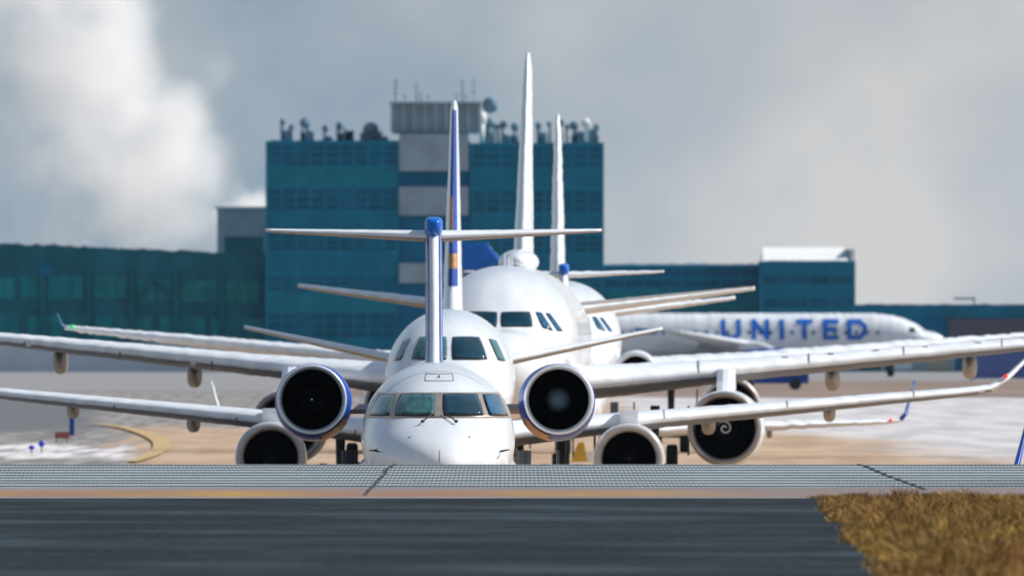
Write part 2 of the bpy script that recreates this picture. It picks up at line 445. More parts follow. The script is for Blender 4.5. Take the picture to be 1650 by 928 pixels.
# ---- A: nearest regional jet
dA = 440
rA, fA, finA, wrA, wlA = airframe(CRJ, 'regional_jet', (X_(708.5, dA), dA, 0), radians(.42), 0, .003, 3)
tag(rA, 'nearest white jet, with a T-shaped tail and blue-cowled engines on its rear body', 'airliner')
band = [(-1.26, 3.035), (1.26, 3.035), (1.34, 2.595), (-1.34, 2.595)]
fA.patch([(-1.13,3.045),(1.13,3.045),(1.315,2.60),(-1.315,2.60)], .006, 60, 10).build('window_surround', M['surround'], rA, True)
qm = [(.075,3.0),(.655,3.0),(.775,2.645),(.085,2.645)]; qs = [(.765,2.995),(1.02,2.985),(1.20,2.65),(.885,2.65)]
cockpit(rA, fA, [qm, mirror(qm), qs, mirror(qs)], ['glass', 'glass_teal_refl', 'glass_sky_refl', 'glass_teal_refl'], .02, .022)
# wipers
def on_skin(fus, x, z, off=.05):
    n = fus.normal(x, z); return Vector((x, fus.front(x, z), z))+n*off
for sg in (1, -1):
    a = on_skin(fA, sg*.08, 2.665); b = on_skin(fA, sg*.285, 2.50); c = on_skin(fA, sg*.30, 2.49, .03)
    w = MB().tube(a, b, .014, .012, 6).ball(b, .035, .03, .03, 8, 6).build('wiper', M['bird'], rA)
for sg in (1, -1):
    for (x, z, l) in ((1.06, 2.02, .14), (.52, 2.27, .03)):
        a = on_skin(fA, sg*x, z, 0); b = on_skin(fA, sg*x, z, .10 if l > .1 else .015)
        m = MB().tube(a, b, .018, .012, 6)
        if l > .1: m.tube(b, b+Vector((-sg*.0, -.16, 0)), .016, .01, 6).tube(b+Vector((-.07,0,0)), b+Vector((.07,-.02,.015)), .012, .012, 6)
        m.build('air_data_probe', M['bird'], rA)
# roof hatch outline and beacon
hq = [(-.235, 3.375), (.245, 3.375), (.26, 3.245), (-.25, 3.245)]
for q in ([hq[0], hq[1], (hq[1][0], 3.367), (hq[0][0], 3.367)], [(hq[3][0], 3.253), (hq[2][0], 3.253), hq[2], hq[3]],
          [hq[0], (hq[0][0]+.012, 3.375), (hq[3][0]+.012, 3.245), hq[3]], [(hq[1][0]-.012, 3.375), hq[1], hq[2], (hq[2][0]-.012, 3.245)]):
    fA.patch(q, .004, 14, 3).build('hatch_seam', M['white_wing'] if False else M['seam'], rA, True)
a = on_skin(fA, 0, 3.31, 0); MB().tube(a, a+Vector((0,-.03,.045)), .022, .006, 6).build('roof_antenna', M['bird'], rA)
fA.patch([(-.004, 2.05), (.004, 2.05), (.004, 1.7), (-.004, 1.7)], .004, 1, 10).build('radome_seam', M['seam'], rA)
for sg in (1, -1):
    MB().ball((sg*1.2, 9.0, 1.62), .22, 1.9, .28, 16, 10).build('wing_root_fairing', M['white'], rA, True)
ring_seam(rA, fA, 3.4)
# T-tail bullet and fin stripes
bullet(rA)
for sg in (1, -1):
    surf(CRJ['fin'], .3, 0, 1, .05, .11, .004, sg).build('fin_stripe', M['blue'], finA, True)
    surf(CRJ['fin'], .3, 0, 1, .17, .6, .004, sg).build('fin_stripe', M['blue_bright'], finA, True)
    engine(rA, sg*2.235, 17.6, 2.88, .545, .70, 3.6, M['blue'], M['lip'], M['spinner'] if sg > 0 else M['spinner_dark'], .23, gold=True, cf=.58, droop=(-.035*sg, -.06))  # spinner colour differs per side to imitate light inside the inlets
    MB().rings([[(sg*x, y, z) for y, z in ((18.3,2.62),(18.15,2.70),(18.3,2.80),(20.5,2.78),(20.6,2.66))] for x in (1.0, 1.66)]).build('engine_pylon', M['fairing'], rA)
blue_winglets(CRJ, wrA, wlA)
nav_lamp(wrA, 10.3, 15.7, 1.5, M['red_lamp'], .06)

# ---- B: second in the queue
dB = 580
rB, fB, finB, wrB, wlB = airframe(ERJ, 'twin_engine_jet', (X_(722.5, dB), dB, 0), radians(-.05), radians(.25), .004, 21)
tag(rB, 'white jet with blue and gold striped fin, directly behind the nearest T-tailed jet', 'airliner')
qm = [(.07,3.985),(.68,3.985),(.885,3.47),(.06,3.46)]; qs = [(.90,3.95),(1.07,3.90),(1.28,3.44),(1.11,3.46)]
cockpit(rB, fB, [qm, mirror(qm), qs, mirror(qs)], ['glass', 'glass_teal_refl', 'glass_teal_refl', 'glass_teal_refl'], .012)
for z0, z1, m in ((9.45, 7.35, 'blue'), (7.35, 6.25, 'pink_gold'), (6.25, 5.98, 'blue'), (5.98, 5.62, 'gold'), (5.62, 5.2, 'blue')):
    fs = ERJ['fin'];
    def fz(z):
        for a, b in zip(fs, fs[1:]):
            if a[2] <= z <= b[2]:
                t = (z-a[2])/(b[2]-a[2]); return tuple(a[j]+(b[j]-a[j])*t for j in range(5))
    surf([fz(z1), fz(z0)], .3, 0, 1, 0, .035, .006, 1).build('fin_stripe', M[m], finB, True)
    surf([fz(z1), fz(z0)], .3, 0, 1, 0, .035, .006, -1).build('fin_stripe', M['blue' if m != 'gold' else 'gold'], finB, True)
for sg in (1, -1):
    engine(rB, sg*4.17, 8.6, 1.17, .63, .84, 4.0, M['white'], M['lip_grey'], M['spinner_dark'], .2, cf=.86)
    MB().rings([[(sg*4.17+dx*hw, y, z) for dx, y, z in ((-1, 9.4, 2.2), (0, 9.1, 2.2), (1, 9.4, 2.2), (1, 13.5, 1.7), (-1, 13.5, 1.7))] for hw in (.2,)] +
               [[(sg*4.17+dx*.16, y, z) for dx, y, z in ((-1, 11.6, 2.1), (0, 11.3, 2.12), (1, 11.6, 2.1), (1, 14, 2.05), (-1, 14, 2.05))]]).build('engine_pylon', M['white'], rB)
    MB().box(sg*4.17-.21, sg*4.17+.21, 9.3, 12.6, 1.85, 2.30).build('pylon_cap', M['white'], rB)
    pod(rB, sg*6.07, 14.5, 1.98, .17, .27, 3.2); pod(rB, sg*8.93, 15.8, 2.26, .15, .24, 2.8)
seams(rB, ERJ['wing'], (2.2, 3.0, 5.0, 7.9, 10.9, -2.2, -5.0, -7.9, -10.9))
nav_lamp(wrB, 13.1, 17.65, 3.12, M['red_lamp'], .06)

MB().ball((0, 14.2, 1.62), 1.45, 5.2, .72, 24, 12).build('belly_fairing', M['white'], rB, True)
ring_seam(rB, fB, .95, .02)
# ---- C: large narrow body
dC = 655
rC, fC, finC, wrC, wlC = airframe(ABS, 'narrow_body_jet', (X_(800, dC), dC, 0), radians(-1.29), radians(.3), .008, 41)
tag(rC, 'large white jet with a dome on its roof and a white spiral in its engine', 'airliner')
qm = [(.05,4.62),(.79,4.63),(.88,4.24),(.05,4.225)]; q1 = [(.93,4.62),(1.08,4.61),(1.40,4.13),(1.13,4.22)]; q2 = [(1.18,4.60),(1.29,4.59),(1.635,4.13),(1.50,4.13)]
cockpit(rC, fC, [qm, mirror(qm), q1, mirror(q1), q2, mirror(q2)], ['glass', 'glass', 'glass_sky_refl', 'glass', 'glass_sky_refl', 'glass'], .006)
MB().ball((0, 24.5, 5.98), .55, 1.6, .34, 24, 12).build('satellite_dome', M['white'], rC, True)
for y, h in ((8, .32), (12.5, .25), (16, .3)):
    MB().rings([[(-.03, y, 5.8), (.03, y, 5.8), (.03, y+.4, 5.8), (-.03, y+.4, 5.8)], [(-.02, y+.2, 5.84+h), (.02, y+.2, 5.84+h), (.02, y+.4, 5.84+h), (-.02, y+.4, 5.84+h)]]).build('blade_antenna', M['white'], rC)
def pylon(root, x, y0, z0, z1, m, hw=.2):
    rs = []
    for z, yy, ln in ((z0, y0+.9, 3.2), (z0+.5*(z1-z0), y0+1.6, 3.0), (z1, y0+2.5, 2.6)):
        rs.append([(x-hw*.3, yy-.25, z), (x+hw*.3, yy-.25, z), (x+hw, yy+.3, z), (x+hw, yy+ln, z), (x-hw, yy+ln, z), (x-hw, yy+.3, z)])
    MB().rings(rs).build('engine_pylon', m, root, False)
for sg in (1, -1):
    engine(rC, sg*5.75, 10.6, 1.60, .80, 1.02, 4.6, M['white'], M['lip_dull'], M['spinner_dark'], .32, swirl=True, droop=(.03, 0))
    pylon(rC, sg*5.75, 10.8, 2.5, 3.15, M['white'], .24)
    for x in (8.5, 12.15):
        p = at_span(ABS['wing'], x)
        pod(rC, sg*x, p[1]+p[3]*.45, p[2]-.46, .2, .33, 3.0)
for k in range(22):
    x, y, z = fC.pt(8.5+k*.95, radians(12)); nrm = Vector((cos(radians(12)), 0, sin(radians(12))))
    MB().add([Vector((x,y+dy,z+dz))+nrm*.012 + Vector((-dz*.25,0,0)) for dy, dz in ((-.12,-.17),(.12,-.17),(.12,.17),(-.12,.17))], [(0,1,2,3)]).build('cabin_window', M['glass'], rC)
for x in (7.2, 8.4, 9.6, 10.9, 12.3, 13.6, 14.8):
    p = at_span(ABS['wing'], x); b = MB()
    b.box(x, x+.16, p[1]+.10*p[3], p[1]+.13*p[3], p[2]+p[4]*.40, p[2]+p[4]*.40+.02).build('vortex_tab', M['faint_seam'], rC)
seams(rC, ABS['wing'], (5.0, 7.9, 10.4, 13.0, -5.0, -7.9, -10.4, -13.0), w=.04)

MB().ball((0, 16.5, 2.15), 2.0, 6.0, .80, 24, 12).build('belly_fairing', M['white'], rC, True)
ring_seam(rC, fC, 1.15, .025); ring_seam(rC, fC, 6.5, .03)
# ---- D: fourth of the same kind, further back
dD = 848
rD, fD, finD, wrD, wlD = airframe(ABS, 'narrow_body_jet', (X_(909, dD), dD, 0), radians(.36), radians(.32), .016, 61)
tag(rD, 'rearmost white jet, half hidden by the domed jet, green lamp on its left wingtip', 'airliner')
cockpit(rD, fD, [qm, mirror(qm), q1, mirror(q1), q2, mirror(q2)], ['glass', 'glass', 'glass_sky_refl', 'glass', 'glass_sky_refl', 'glass'], .006)
for sg in (1, -1):
    engine(rD, sg*5.75, 10.6, 1.60, .82, 1.02, 4.6, M['white'], M['lip_dull'], M['spinner_dark'], .32)
    pylon(rD, sg*5.75, 10.8, 2.5, 3.15, M['white'], .24)
    st = [(16.98,20.5,4.16,1.4,.10),(17.12,20.7,4.30,1.0,.06),(17.28,21.0,4.66,.6,.035)]
    surf(st if sg == 1 else mir_st(st), .2).build('winglet', M['winglet_teal'], wrD if sg == 1 else wlD, True)
nav_lamp(wlD, -16.75, 20.3, 4.18, M['green_lamp'], .09)

# ---- E: second T-tail
dE = 755
rE, fE, finE, wrE, wlE = airframe(CRJ, 'regional_jet', (X_(903, dE), dE, 0), radians(-.35), 0, .016, 81)
tag(rE, 'T-tailed jet almost hidden behind the domed jet, blue tail top and one engine showing', 'airliner')
bullet(rE)
cockpit(rE, fE, [[(.075,3.0),(.655,3.0),(.775,2.645),(.085,2.645)], mirror([(.075,3.0),(.655,3.0),(.775,2.645),(.085,2.645)])], ['glass', 'glass'])
for sg in (1, -1):
    engine(rE, sg*2.235, 17.6, 2.86, .50, .70, 3.6, M['white'], M['white'], M['spinner'], .2)
    MB().rings([[(sg*x, y, z) for y, z in ((18.3,2.62),(18.15,2.70),(18.3,2.80),(20.5,2.78),(20.6,2.66))] for x in (1.0, 1.66)]).build('engine_pylon', M['white'], rE)
    w = wrE if sg == 1 else wlE
    pod(rE, sg*6.3, 14.9, 1.05, .1, .18, 2.0)
blue_winglets(CRJ, wrE, None)
nav_lamp(wrE, 10.0, 15.4, 1.42, M['red_lamp'], .06)

# ---- U: airliner parked side-on far away
dU = 2315
LU = 45.3
SU = dict(ABS); k_ = LU-37.57
SU['L'] = LU; SU['tail'] = [(r[0]+k_,)+tuple(r[1:]) for r in ABS['tail']]
SU['wing'] = [(a[0], a[1]+3.8, a[2], a[3], a[4]) for a in ABS['wing']]
SU['fin'] = [(a[0], a[1]+k_+.3, 5.6+(a[2]-5.6)*1.09, a[3]+.5, a[4]) for a in ABS['fin']]; SU['stab'] = [(a[0], a[1]+k_, a[2], a[3], a[4]) for a in ABS['stab']]
SU['gear_y'] = 22
rU, fU, finU, wrU, wlU = airframe(SU, 'parked_airliner', (X_(1523, dU), dU, 0), radians(90), 0, .03, 101, M['blue_bright'])
tag(rU, 'distant airliner parked side-on by the terminal, big blue letters along its body', 'airliner')
def side_pt(y, z, off=.03):
    w, zt, zb, zm = fU.sec(y); h = (zt-zm) if z >= zm else (zm-zb)
    q = max(0, 1-((z-zm)/h)**2)
    return (-w*sqrt(q)-off, y, z)
GLY = {'U': [[(0,1),(0,.22),(.2,0),(.8,0),(1,.22),(1,1)]], 'N': [[(0,0),(0,1)], [(0,1),(1,0)], [(1,0),(1,1)]], 'I': [[(.5,0),(.5,1)]],
       'T': [[(0,1),(1,1)], [(.5,1),(.5,0)]], 'E': [[(1,1),(0,1),(0,0),(1,0)], [(0,.5),(.85,.5)]], 'D': [[(0,0),(0,1),(.65,1),(1,.7),(1,.3),(.65,0),(0,0)]]}
lw = .21
LPX = {0: (1163, 32), 1: (1212, 29), 2: (1248, 26), 3: (1284, 27), 4: (1327, 26), 5: (1366, 32)}
y_start = (1523-1163)/17.6
for ci, ch in enumerate('UNITED'):
    y0 = (1523-LPX[ci][0])/17.6-.12; lt = MB()
    for si, line in enumerate(GLY[ch]):
        for (u0, v0), (u1, v1) in zip(line, line[1:]):
            W_, H_ = LPX[ci][1]/17.6-.42, 1.5
            p = Vector((u0*W_, v0*H_)); q = Vector((u1*W_, v1*H_)); d = (q-p).normalized(); n = Vector((-d.y, d.x))*lw
            p = p-d*lw*.9; q = q+d*lw*.9; L = (q-p).length; N = max(2, int(L/.2))
            vs = []
            for i in range(N+1):
                c = p+(q-p)*(i/N)
                for s in (-1, 1):
                    r = c+n*s
                    vs.append(side_pt(y0-r.x, 3.60+r.y, .085+.004*si+.002*(u0+v0)))
            lt.add(vs, [(2*i, 2*i+1, 2*i+3, 2*i+2) for i in range(N)])
    lt.build('letter', M['blue_bright'], rU)
for k in range(34):
    y = 6.2+k*.98
    if 10 < y < 0: continue
    pts = [side_pt(y+dy, 4.05+dz, .012) for dy, dz in ((-.13,-.18),(.13,-.18),(.13,.18),(-.13,.18))]
    MB().add(pts, [(0,1,2,3)]).build('cabin_window', M['glass'], rU)
pts = [side_pt(y, z, .02) for y, z in ((1.9,4.25),(2.5,4.2),(2.6,4.75),(2.35,4.65))]
for a, b in ((1.95, 2.5), (2.65, 3.3)):
    MB().add([side_pt(y, z, .03) for y, z in ((a,4.1),(b,4.1),(b,4.55),(a+.15,4.52))], [(0,1,2,3)]).build('cockpit_window', M['glass'], rU)
MB().add([side_pt(y, z, .02) for y, z in ((26.2,3.9),(28.2,3.9),(28.5,4.5),(27.3,4.4))], [(0,1,2,3)]).build('blue_emblem', M['blue_bright'], rU)
vs = [(-.36, 39.6+1.25*1.5*cos(2*pi*k/30)+.9, 9.3+1.5*sin(2*pi*k/30)) for k in range(30)]
M['blue_mid'] = mat('mid_blue_livery_paint', (.006, .16, .50), .35, var=.15, spec=.3)
MB().add(vs+[(v[0]+.3, v[1], v[2]) for v in vs], [tuple(range(30))]+[(i, (i+1)%30, (i+1)%30+30, i+30) for i in range(30)]).build('blue_emblem', M['blue_mid'], finU)
for sg in (1, -1):
    engine(rU, sg*5.75, 14.4, 1.60, .82, 1.05, 4.6, M['blue'], M['lip'], M['spinner_dark'], .3)
    pylon(rU, sg*5.75, 14.6, 2.5, 3.15, M['white'], .24)

# ---------------------------------------------------------------- terminal buildings
dT = 2600; ST = F/dT
def TX(px): return (px-CX)/ST
def TZ(py): return CZ+(HY-py)/ST
M['teal_wall'] = mat('teal_cladding', (.002, .235, .36), .7, spec=.1, var=.25, scale=.35)
M['teal_glass'] = mat('deep_blue_curtain_glass', (.001, .14, .235), .5, var=.35, scale=.25, spec=.1)
M['teal_glass_b'] = mat('blue_curtain_glass', (.002, .20, .315), .5, var=.3, scale=.3, spec=.1)
M['green_glass'] = mat('green_curtain_glass', (.002, .26, .30), .5, var=.35, scale=.4, spec=.1)
M['green_pale'] = mat('pale_green_glass', (.01, .25, .25), .5, var=.35, scale=.5, spec=.1)
M['slate'] = mat('slate_teal_cladding', (.012, .16, .205), .7, spec=.1, var=.3, scale=.3)
M['concrete'] = mat('grey_concrete', (.35, .43, .47), .9, spec=.1, var=.2, scale=.4)
M['concrete_pale'] = mat('pale_grey_apron_wall', (.70, .74, .78), .9, spec=.1, var=.12, scale=.15)
M['brown_wall'] = mat('brown_grey_cladding', (.11, .105, .125), .8, var=.2, scale=.3)
M['roof_white'] = mat('white_roof_sheet', (.8, .8, .78), .6, var=.1)
M['roof_kit'] = mat('hazed_roof_plant', (.19, .31, .40), .9, var=.45, scale=.8, spec=.1)  # fading by distance haze is painted into this pale colour
M['spandrel'] = mat('blue_spandrel', (.001, .16, .30), .6, spec=.1, var=.2, scale=.3)

def shimmer_parapet(root, px0, px1, py, m, d0, amp=.22, seed=3, slope=0.0):  # ragged box heights imitate heat shimmer along the roofline
    r = random.Random(seed); b = MB(); x = TX(px0); x1 = TX(px1); pz = 0.0
    while x < x1:
        w = r.uniform(.12, .5); h = .05+abs(r.gauss(0, amp*.6)); h = (h+pz)/2; pz = h
        e = min(x+w, x1); zt = TZ(py)+slope*(x-TX(px0))
        b.box(x, e, d0+.3, d0+1.0+r.uniform(0, .4), zt-.35, zt+h); x = e
    return b.build('shimmer_parapet', m, root)

def block(root, name, px0, px1, py0, py1, y0, y1, m):
    return MB().box(TX(px0), TX(px1), y0, y1, TZ(py1), TZ(py0)).build(name, m, root)

def glass_row(root, px0, px1, py0, py1, pitch, gap, y, m, sub=1, name='window_row'):
    b = MB(); x = px0
    n = max(1, round((px1-px0)/pitch)); p = (px1-px0)/n
    for i in range(n):
        for k in range(sub):
            h = (py1-py0)/sub
            b.box(TX(px0+i*p+gap/2), TX(px0+(i+1)*p-gap/2), y-.06, y+.1, TZ(py0+(k+1)*h-gap*.35), TZ(py0+k*h+gap*.35))
    return b.build(name, m, root)

# main tower
tw = empty('terminal_tower', (0, dT, 0)); Y0 = 0
def TB(root): return root
tower_body = MB().box(TX(428), TX(642), 0, 32, 0, TZ(228)).build('wall', M['teal_wall'], tw)
MB().box(TX(758), TX(973), 0, 32, 0, TZ(232)).build('wall', M['teal_wall'], tw)
MB().box(TX(642)+.01, TX(758)-.01, .4, 32, 0, TZ(228)).build('core_wall', M['spandrel'], tw)
rows = [(232,268,'teal_glass'),(271,299,'green_glass'),(303,340,'teal_glass'),(343,372,'teal_glass_b'),(375,405,'teal_glass'),(408,440,'teal_glass_b'),(443,470,'teal_glass'),(473,500,'green_glass'),(503,545,'teal_glass')]
for a, b, m in rows:
    glass_row(tw, 431, 640, a, b, 23, 4.0, 0, M[m], 3)
    glass_row(tw, 761, 970, a+3, b+3, 23, 4.0, 0, M['teal_glass_b' if m == 'green_glass' else m], 3)
for a, b in ((216, 276), (301, 347), (424, 456)):
    MB().box(TX(643), TX(755), -.5, .39, TZ(b), TZ(a)).build('core_panel', M['concrete'], tw)
b = MB().box(TX(632), TX(772), 2, 16, TZ(214), TZ(168)); 
for k in range(9):
    x = 632+k*17.5; b.box(TX(x-2.5), TX(x+2.5), 1.6, 2.0, TZ(213), TZ(167))
b.build('penthouse', M['concrete'], tw)
MB().box(TX(628), TX(776), 1.4, 17, TZ(168), TZ(164)).build('penthouse_roof', M['concrete'], tw)
MB().ball((TX(790), 6, TZ(169)), 13/ST, 13/ST, 13/ST, 20, 12).tube((TX(790), 6, TZ(190)), (TX(785), 6, TZ(228)), .3).build('radome', M['roof_kit'], tw, True)
MB().ball((TX(777), 4, TZ(190)), 7/ST, 7/ST, 10/ST, 20, 12).tube((TX(777), 4, TZ(200)), (TX(777), 4, TZ(230)), .25).build('radome', M['roof_white'], tw, True)
for px, top, w in ((637,126,.10),(652,150,.05),(671,132,.07),(678,145,.05),(690,150,.05),(745,126,.08),(750,150,.05),(763,124,.05),(735,148,.04)):
    b = MB().tube((TX(px), 6, TZ(166)), (TX(px), 6, TZ(top)), w, w*.4, 6)
    for k in range(3): b.box(TX(px)-.28, TX(px)+.28, 5.97, 6.03, TZ(top+6+k*9), TZ(top+5+k*9))
    b.build('antenna_mast', M['roof_kit'], tw)
r = random.Random(12)
for px, h, w, kd in ((455,36,4,1),(461,24,8,0),(469,28,3,1),(487,24,4,0),(491,34,9,1),(500,22,5,0),(524,26,5,1),(530,14,8,0),(547,30,6,1),(556,20,16,0),(563,24,10,0),(585,20,8,0),(597,24,14,1),(607,22,10,0),(618,14,10,0),
                  (783,24,7,1),(792,34,6,1),(802,28,4,1),(812,32,6,1),(822,16,10,0),(830,28,7,1),(868,30,5,1),(875,20,9,0),(885,32,3,1),(905,34,4,1),(914,28,3,1),(925,30,7,1),(935,22,14,0),(944,34,7,1),(953,26,12,0),(962,28,5,1)):
    b = MB(); x = TX(px); z0 = TZ(234); hh = 1.25*h/ST; ww = 1.35*w/ST/2
    b.box(x-ww, x+ww, 5, 5+ww*2.5, z0, z0+hh*(.45 if kd else .8))
    for k in range(3):
        xx = x+r.uniform(-ww, ww)*1.2; b.tube((xx, 5.5, z0+.3), (xx+r.uniform(-.1,.1), 5.5, z0+hh*r.uniform(.7,1.0)), .09, .05, 6)
    if kd: b.ball((x, 5.5, z0+hh*.85), ww*1.2+.1, ww*1.2+.1, ww+.18, 10, 7)
    b.build('roof_unit', M['roof_kit'] if px != 944 else M['roof_white'], tw)
MB().box(TX(941), TX(949), 3, 4, TZ(228), TZ(196)).build('roof_vent', M['roof_white'], tw)
shimmer_parapet(tw, 428, 642, 228, M['teal_wall'], 0, .12, 5); shimmer_parapet(tw, 758, 973, 232, M['teal_wall'], 0, .12, 6)
tag(tw, 'tall blue-green glass block with ribbed concrete core and a roof full of antennas', 'building')

# left concourse
lc = empty('concourse_building', (0, dT+4, 0))
zl = lambda px: TZ(395+(px)*.040)
MB().prism([(TX(-420), TZ(552)), (TX(427.5), TZ(552)), (TX(427.5), zl(428)), (TX(-420), zl(-420))], 0, 30).build('wall', M['slate'], lc)
MB().box(TX(-420), TX(427.5), -.4, 30, 0, TZ(552)).build('ground_floor', M['concrete_pale'], lc)
for (a, b_, z0, z1, m) in ((-260,-150,446,484,'green_glass'),(-130,-60,446,484,'green_glass'),(-45,22,448,482,'green_glass'),(32,64,446,480,'green_glass'),(74,134,444,482,'green_glass'),(150,205,446,480,'green_pale'),(218,248,450,488,'green_pale'),(254,278,450,482,'green_pale'),(290,352,452,486,'green_pale'),(362,418,452,488,'green_pale'),
                        (-140,-20,508,548,'green_glass'),(-10,30,505,545,'green_glass'),(42,98,508,546,'green_glass'),(110,140,506,530,'green_pale'),(150,180,508,546,'green_glass'),(190,245,510,548,'green_pale'),(256,330,510,548,'green_glass'),(340,424,512,548,'green_glass')):
    glass_row(lc, a, b_, z0, z1, 18, 1.6, 0, M[m], 2, 'window')
for px in (-140, -55, 68, 142, 211, 283, 356): MB().box(TX(px)-.25, TX(px)+.25, -.5, 0, TZ(552), TZ(440)).build('facade_rib', M['slate'], lc)
for pa, pb in ((205, 250), (250, 292)):
    MB().tube((TX(pa), -.3, TZ(495 if pa == 205 else 448)), (TX(pb), -.3, TZ(448 if pa == 205 else 495)), .22, .22, 6).build('brace', M['slate'], lc)
MB().box(TX(61), TX(84), -.35, 0, TZ(445), TZ(427)).build('blue_panel', M['spandrel'], lc)
x = -420; bpar = MB(); rr = random.Random(4); h = .1
while x < 427:
    w = rr.uniform(2, 7); h = (h+.05+abs(rr.gauss(0, .16)))/2
    bpar.box(TX(x), TX(min(x+w, 427)), .4, 1.3+rr.uniform(0,.3), zl(x)-.4, zl(x)+h); x += w
bpar.build('shimmer_parapet', M['slate'], lc)  # uneven top edge shaped like heat shimmer
tag(lc, 'long slate-teal concourse with green windows and pale ground floor, left of the tall block', 'building')

# stair block behind it
sb = empty('stair_block', (0, dT+45, 0))
s2 = F/(dT+45)
MB().box((350-CX)/s2, (440-CX)/s2, 0, 12, 0, CZ+(HY-336)/s2).build('wall', M['concrete'], sb)
MB().box((362-CX)/s2, (425-CX)/s2, -.1, 0, CZ+(HY-408)/s2, CZ+(HY-382)/s2).build('louvre_panel', M['slate'], sb)
MB().box((346-CX)/s2, (441-CX)/s2, -.3, 12.3, CZ+(HY-336)/s2, CZ+(HY-333)/s2).build('roof_edge', M['concrete_pale'], sb)
tag(sb, 'small grey block rising behind the left concourse beside the tall glass block', 'building')

# right concourse
rc = empty('concourse_building', (0, dT+5, 0))
MB().box(TX(973)+.02, TX(1226), 0, 28, 0, TZ(427)).build('wall', M['teal_wall'], rc)
for a, b_, m in ((430,446,'teal_glass'),(449,463,'teal_glass'),(466,482,'green_glass'),(485,500,'green_glass'),(503,545,'teal_glass')):
    glass_row(rc, 975, 1224, a, b_, 31, 3, 0, M[m], 1)
shimmer_parapet(rc, 974, 1226, 427, M['concrete_pale'], 0, .2, 8)
tag(rc, 'dark teal glass wing between the tall block and the white-roofed square block', 'building')
# square block
qb = empty('glass_block', (0, dT-6, 0))
MB().box(TX(1224), TX(1377), 0, 30, 0, TZ(422)).build('wall', M['teal_wall'], qb)
for k, (a, b_) in enumerate(((425,441),(443,459),(461,477),(479,497),(500,545))):
    glass_row(qb, 1228, 1374, a, b_, 36.5, 3, 0, M['teal_glass' if k % 2 else 'teal_glass_b'], 1)
shimmer_parapet(qb, 1224, 1377, 422, M['roof_kit'], 0, .16, 9)
# sloped white roof shed
MB().add([(TX(1228),2,TZ(422)),(TX(1366),2,TZ(422)),(TX(1362),14,TZ(398)),(TX(1230),14,TZ(398)),(TX(1228),26,TZ(422)),(TX(1366),26,TZ(422))],
         [(0,1,2,3),(3,2,5,4),(0,3,4),(1,5,2)]).build('roof_shed', M['roof_white'], qb)
MB().box(TX(1362), TX(1376), 5, 12, TZ(424), TZ(402)).build('roof_unit', M['roof_kit'], qb)
MB().tube((TX(1373), 5, TZ(424)), (TX(1371), 5, TZ(392)), .09, .05, 6).build('antenna_mast', M['roof_white'], qb)
tag(qb, 'square dark teal glass block with a sloping white roof shed on top', 'building')
# low right wing
lw_ = empty('low_terminal_wing', (0, dT+3, 0))
MB().box(TX(1377)+.02, TX(2060), 0, 25, TZ(556), TZ(492)).build('wall', M['spandrel'], lw_)
glass_row(lw_, 1380, 2050, 494, 512, 40, 2, 0, M['teal_glass_b'], 1)
MB().box(TX(1528), TX(2060), -.6, -.1, TZ(552), TZ(513)).build('cladding', M['brown_wall'], lw_)
MB().box(TX(1377)+.02, TX(2060), -.3, 24, 0, TZ(556)).build('ground_floor', M['concrete'], lw_)
for a, b_, m in ((1385,1420,'slate'),(1440,1470,'concrete_pale'),(1490,1530,'fairing'),(1540,1562,'spandrel')):
    MB().box(TX(a), TX(b_), -.45, -.3, 0.2, TZ(565)).build('service_door', M[m], lw_)
shimmer_parapet(lw_, 1377, 2060, 492, M['roof_kit'], 0, .16, 10)
tag(lw_, 'low terminal wing with a blue glass band over brown cladding at the far right', 'building')
# roof floodlight
fl = empty('floodlight_mast', (TX(1573), dT+12, TZ(492)-.1))
MB().tube((0,0,-3), (0,0,.95), .12, .08, 8).build('pole', M['roof_kit'], fl)
MB().box(-2.1, .1, -.3, .3, .72, .92).build('lamp_head', M['roof_kit'], fl)
tag(fl, 'thin mast with a long lamp arm above the roof of the low wing', 'floodlight')
# its foot stands on the ground behind
MB().tube((0,0,-TZ(492)+.1), (0,0,-3), .14, .12, 8).build('mast_base', M['roof_kit'], fl)

# service vehicles in front
def truck(name, px, py_, w, h, ln, body, cab, label):
    d = GD(py_); t = empty(name, (X_(px, d), d, 0)); s = w/2
    MB().box(-s*.55, s, -ln/2, ln/2, .45, h).build('cargo_box', body, t)
    MB().prism([(-s, .4), (-s*.58, .4), (-s*.58, h*.86), (-s*.82, h*.86), (-s, h*.5)], -ln/2+.05, ln/2-.05).build('cab', cab, t)
    MB().prism([(-s*.985+.005, h*.5), (-s*.62, h*.5), (-s*.62, h*.8), (-s*.83, h*.8)], -ln/2+.03, -ln/2+.045).build('cab_window', M['glass'], t)
    for x in (-s*.72, s*.62):
        for y in (-ln/2+.1, ln/2-.3):
            rs = [[(x+.42*cos(2*pi*k/20), yy, .42+.42*sin(2*pi*k/20)) for k in range(20)] for yy in (y-.12, y+.14)]
            MB().rings(rs).build('wheel', M['rubber'], t)
    tag(t, label, 'truck'); return t
truck('service_truck', 1246, 628, 5.0, 2.0, 2.2, M['blue'], M['blue'], 'deep blue service truck under the wing beside the spiral engine')
M['lavender'] = mat('lavender_blue_paint', (.10, .15, .38), .6, var=.1, scale=.6)
ct = empty('cargo_container', (X_(1660, GD(612)), GD(612), 0)); 
b = MB().box(-5.2, 5.2, 0, 2.4, .12, 3.3)
for k in range(40): b.box(-5.1+k*.26, -5.0+k*.26, -.04, 0, .25, 3.2)
b.build('container_body', M['lavender'], ct)
for x in (-5.0, 5.0):
    for y in (.15, 2.2): MB().box(x-.15, x+.15, y-.12, y+.12, 0, .118).build('corner_foot', M['gear'], ct)
tag(ct, 'lavender-blue cargo container at the right edge, behind the wingtip with red lamp', 'container')

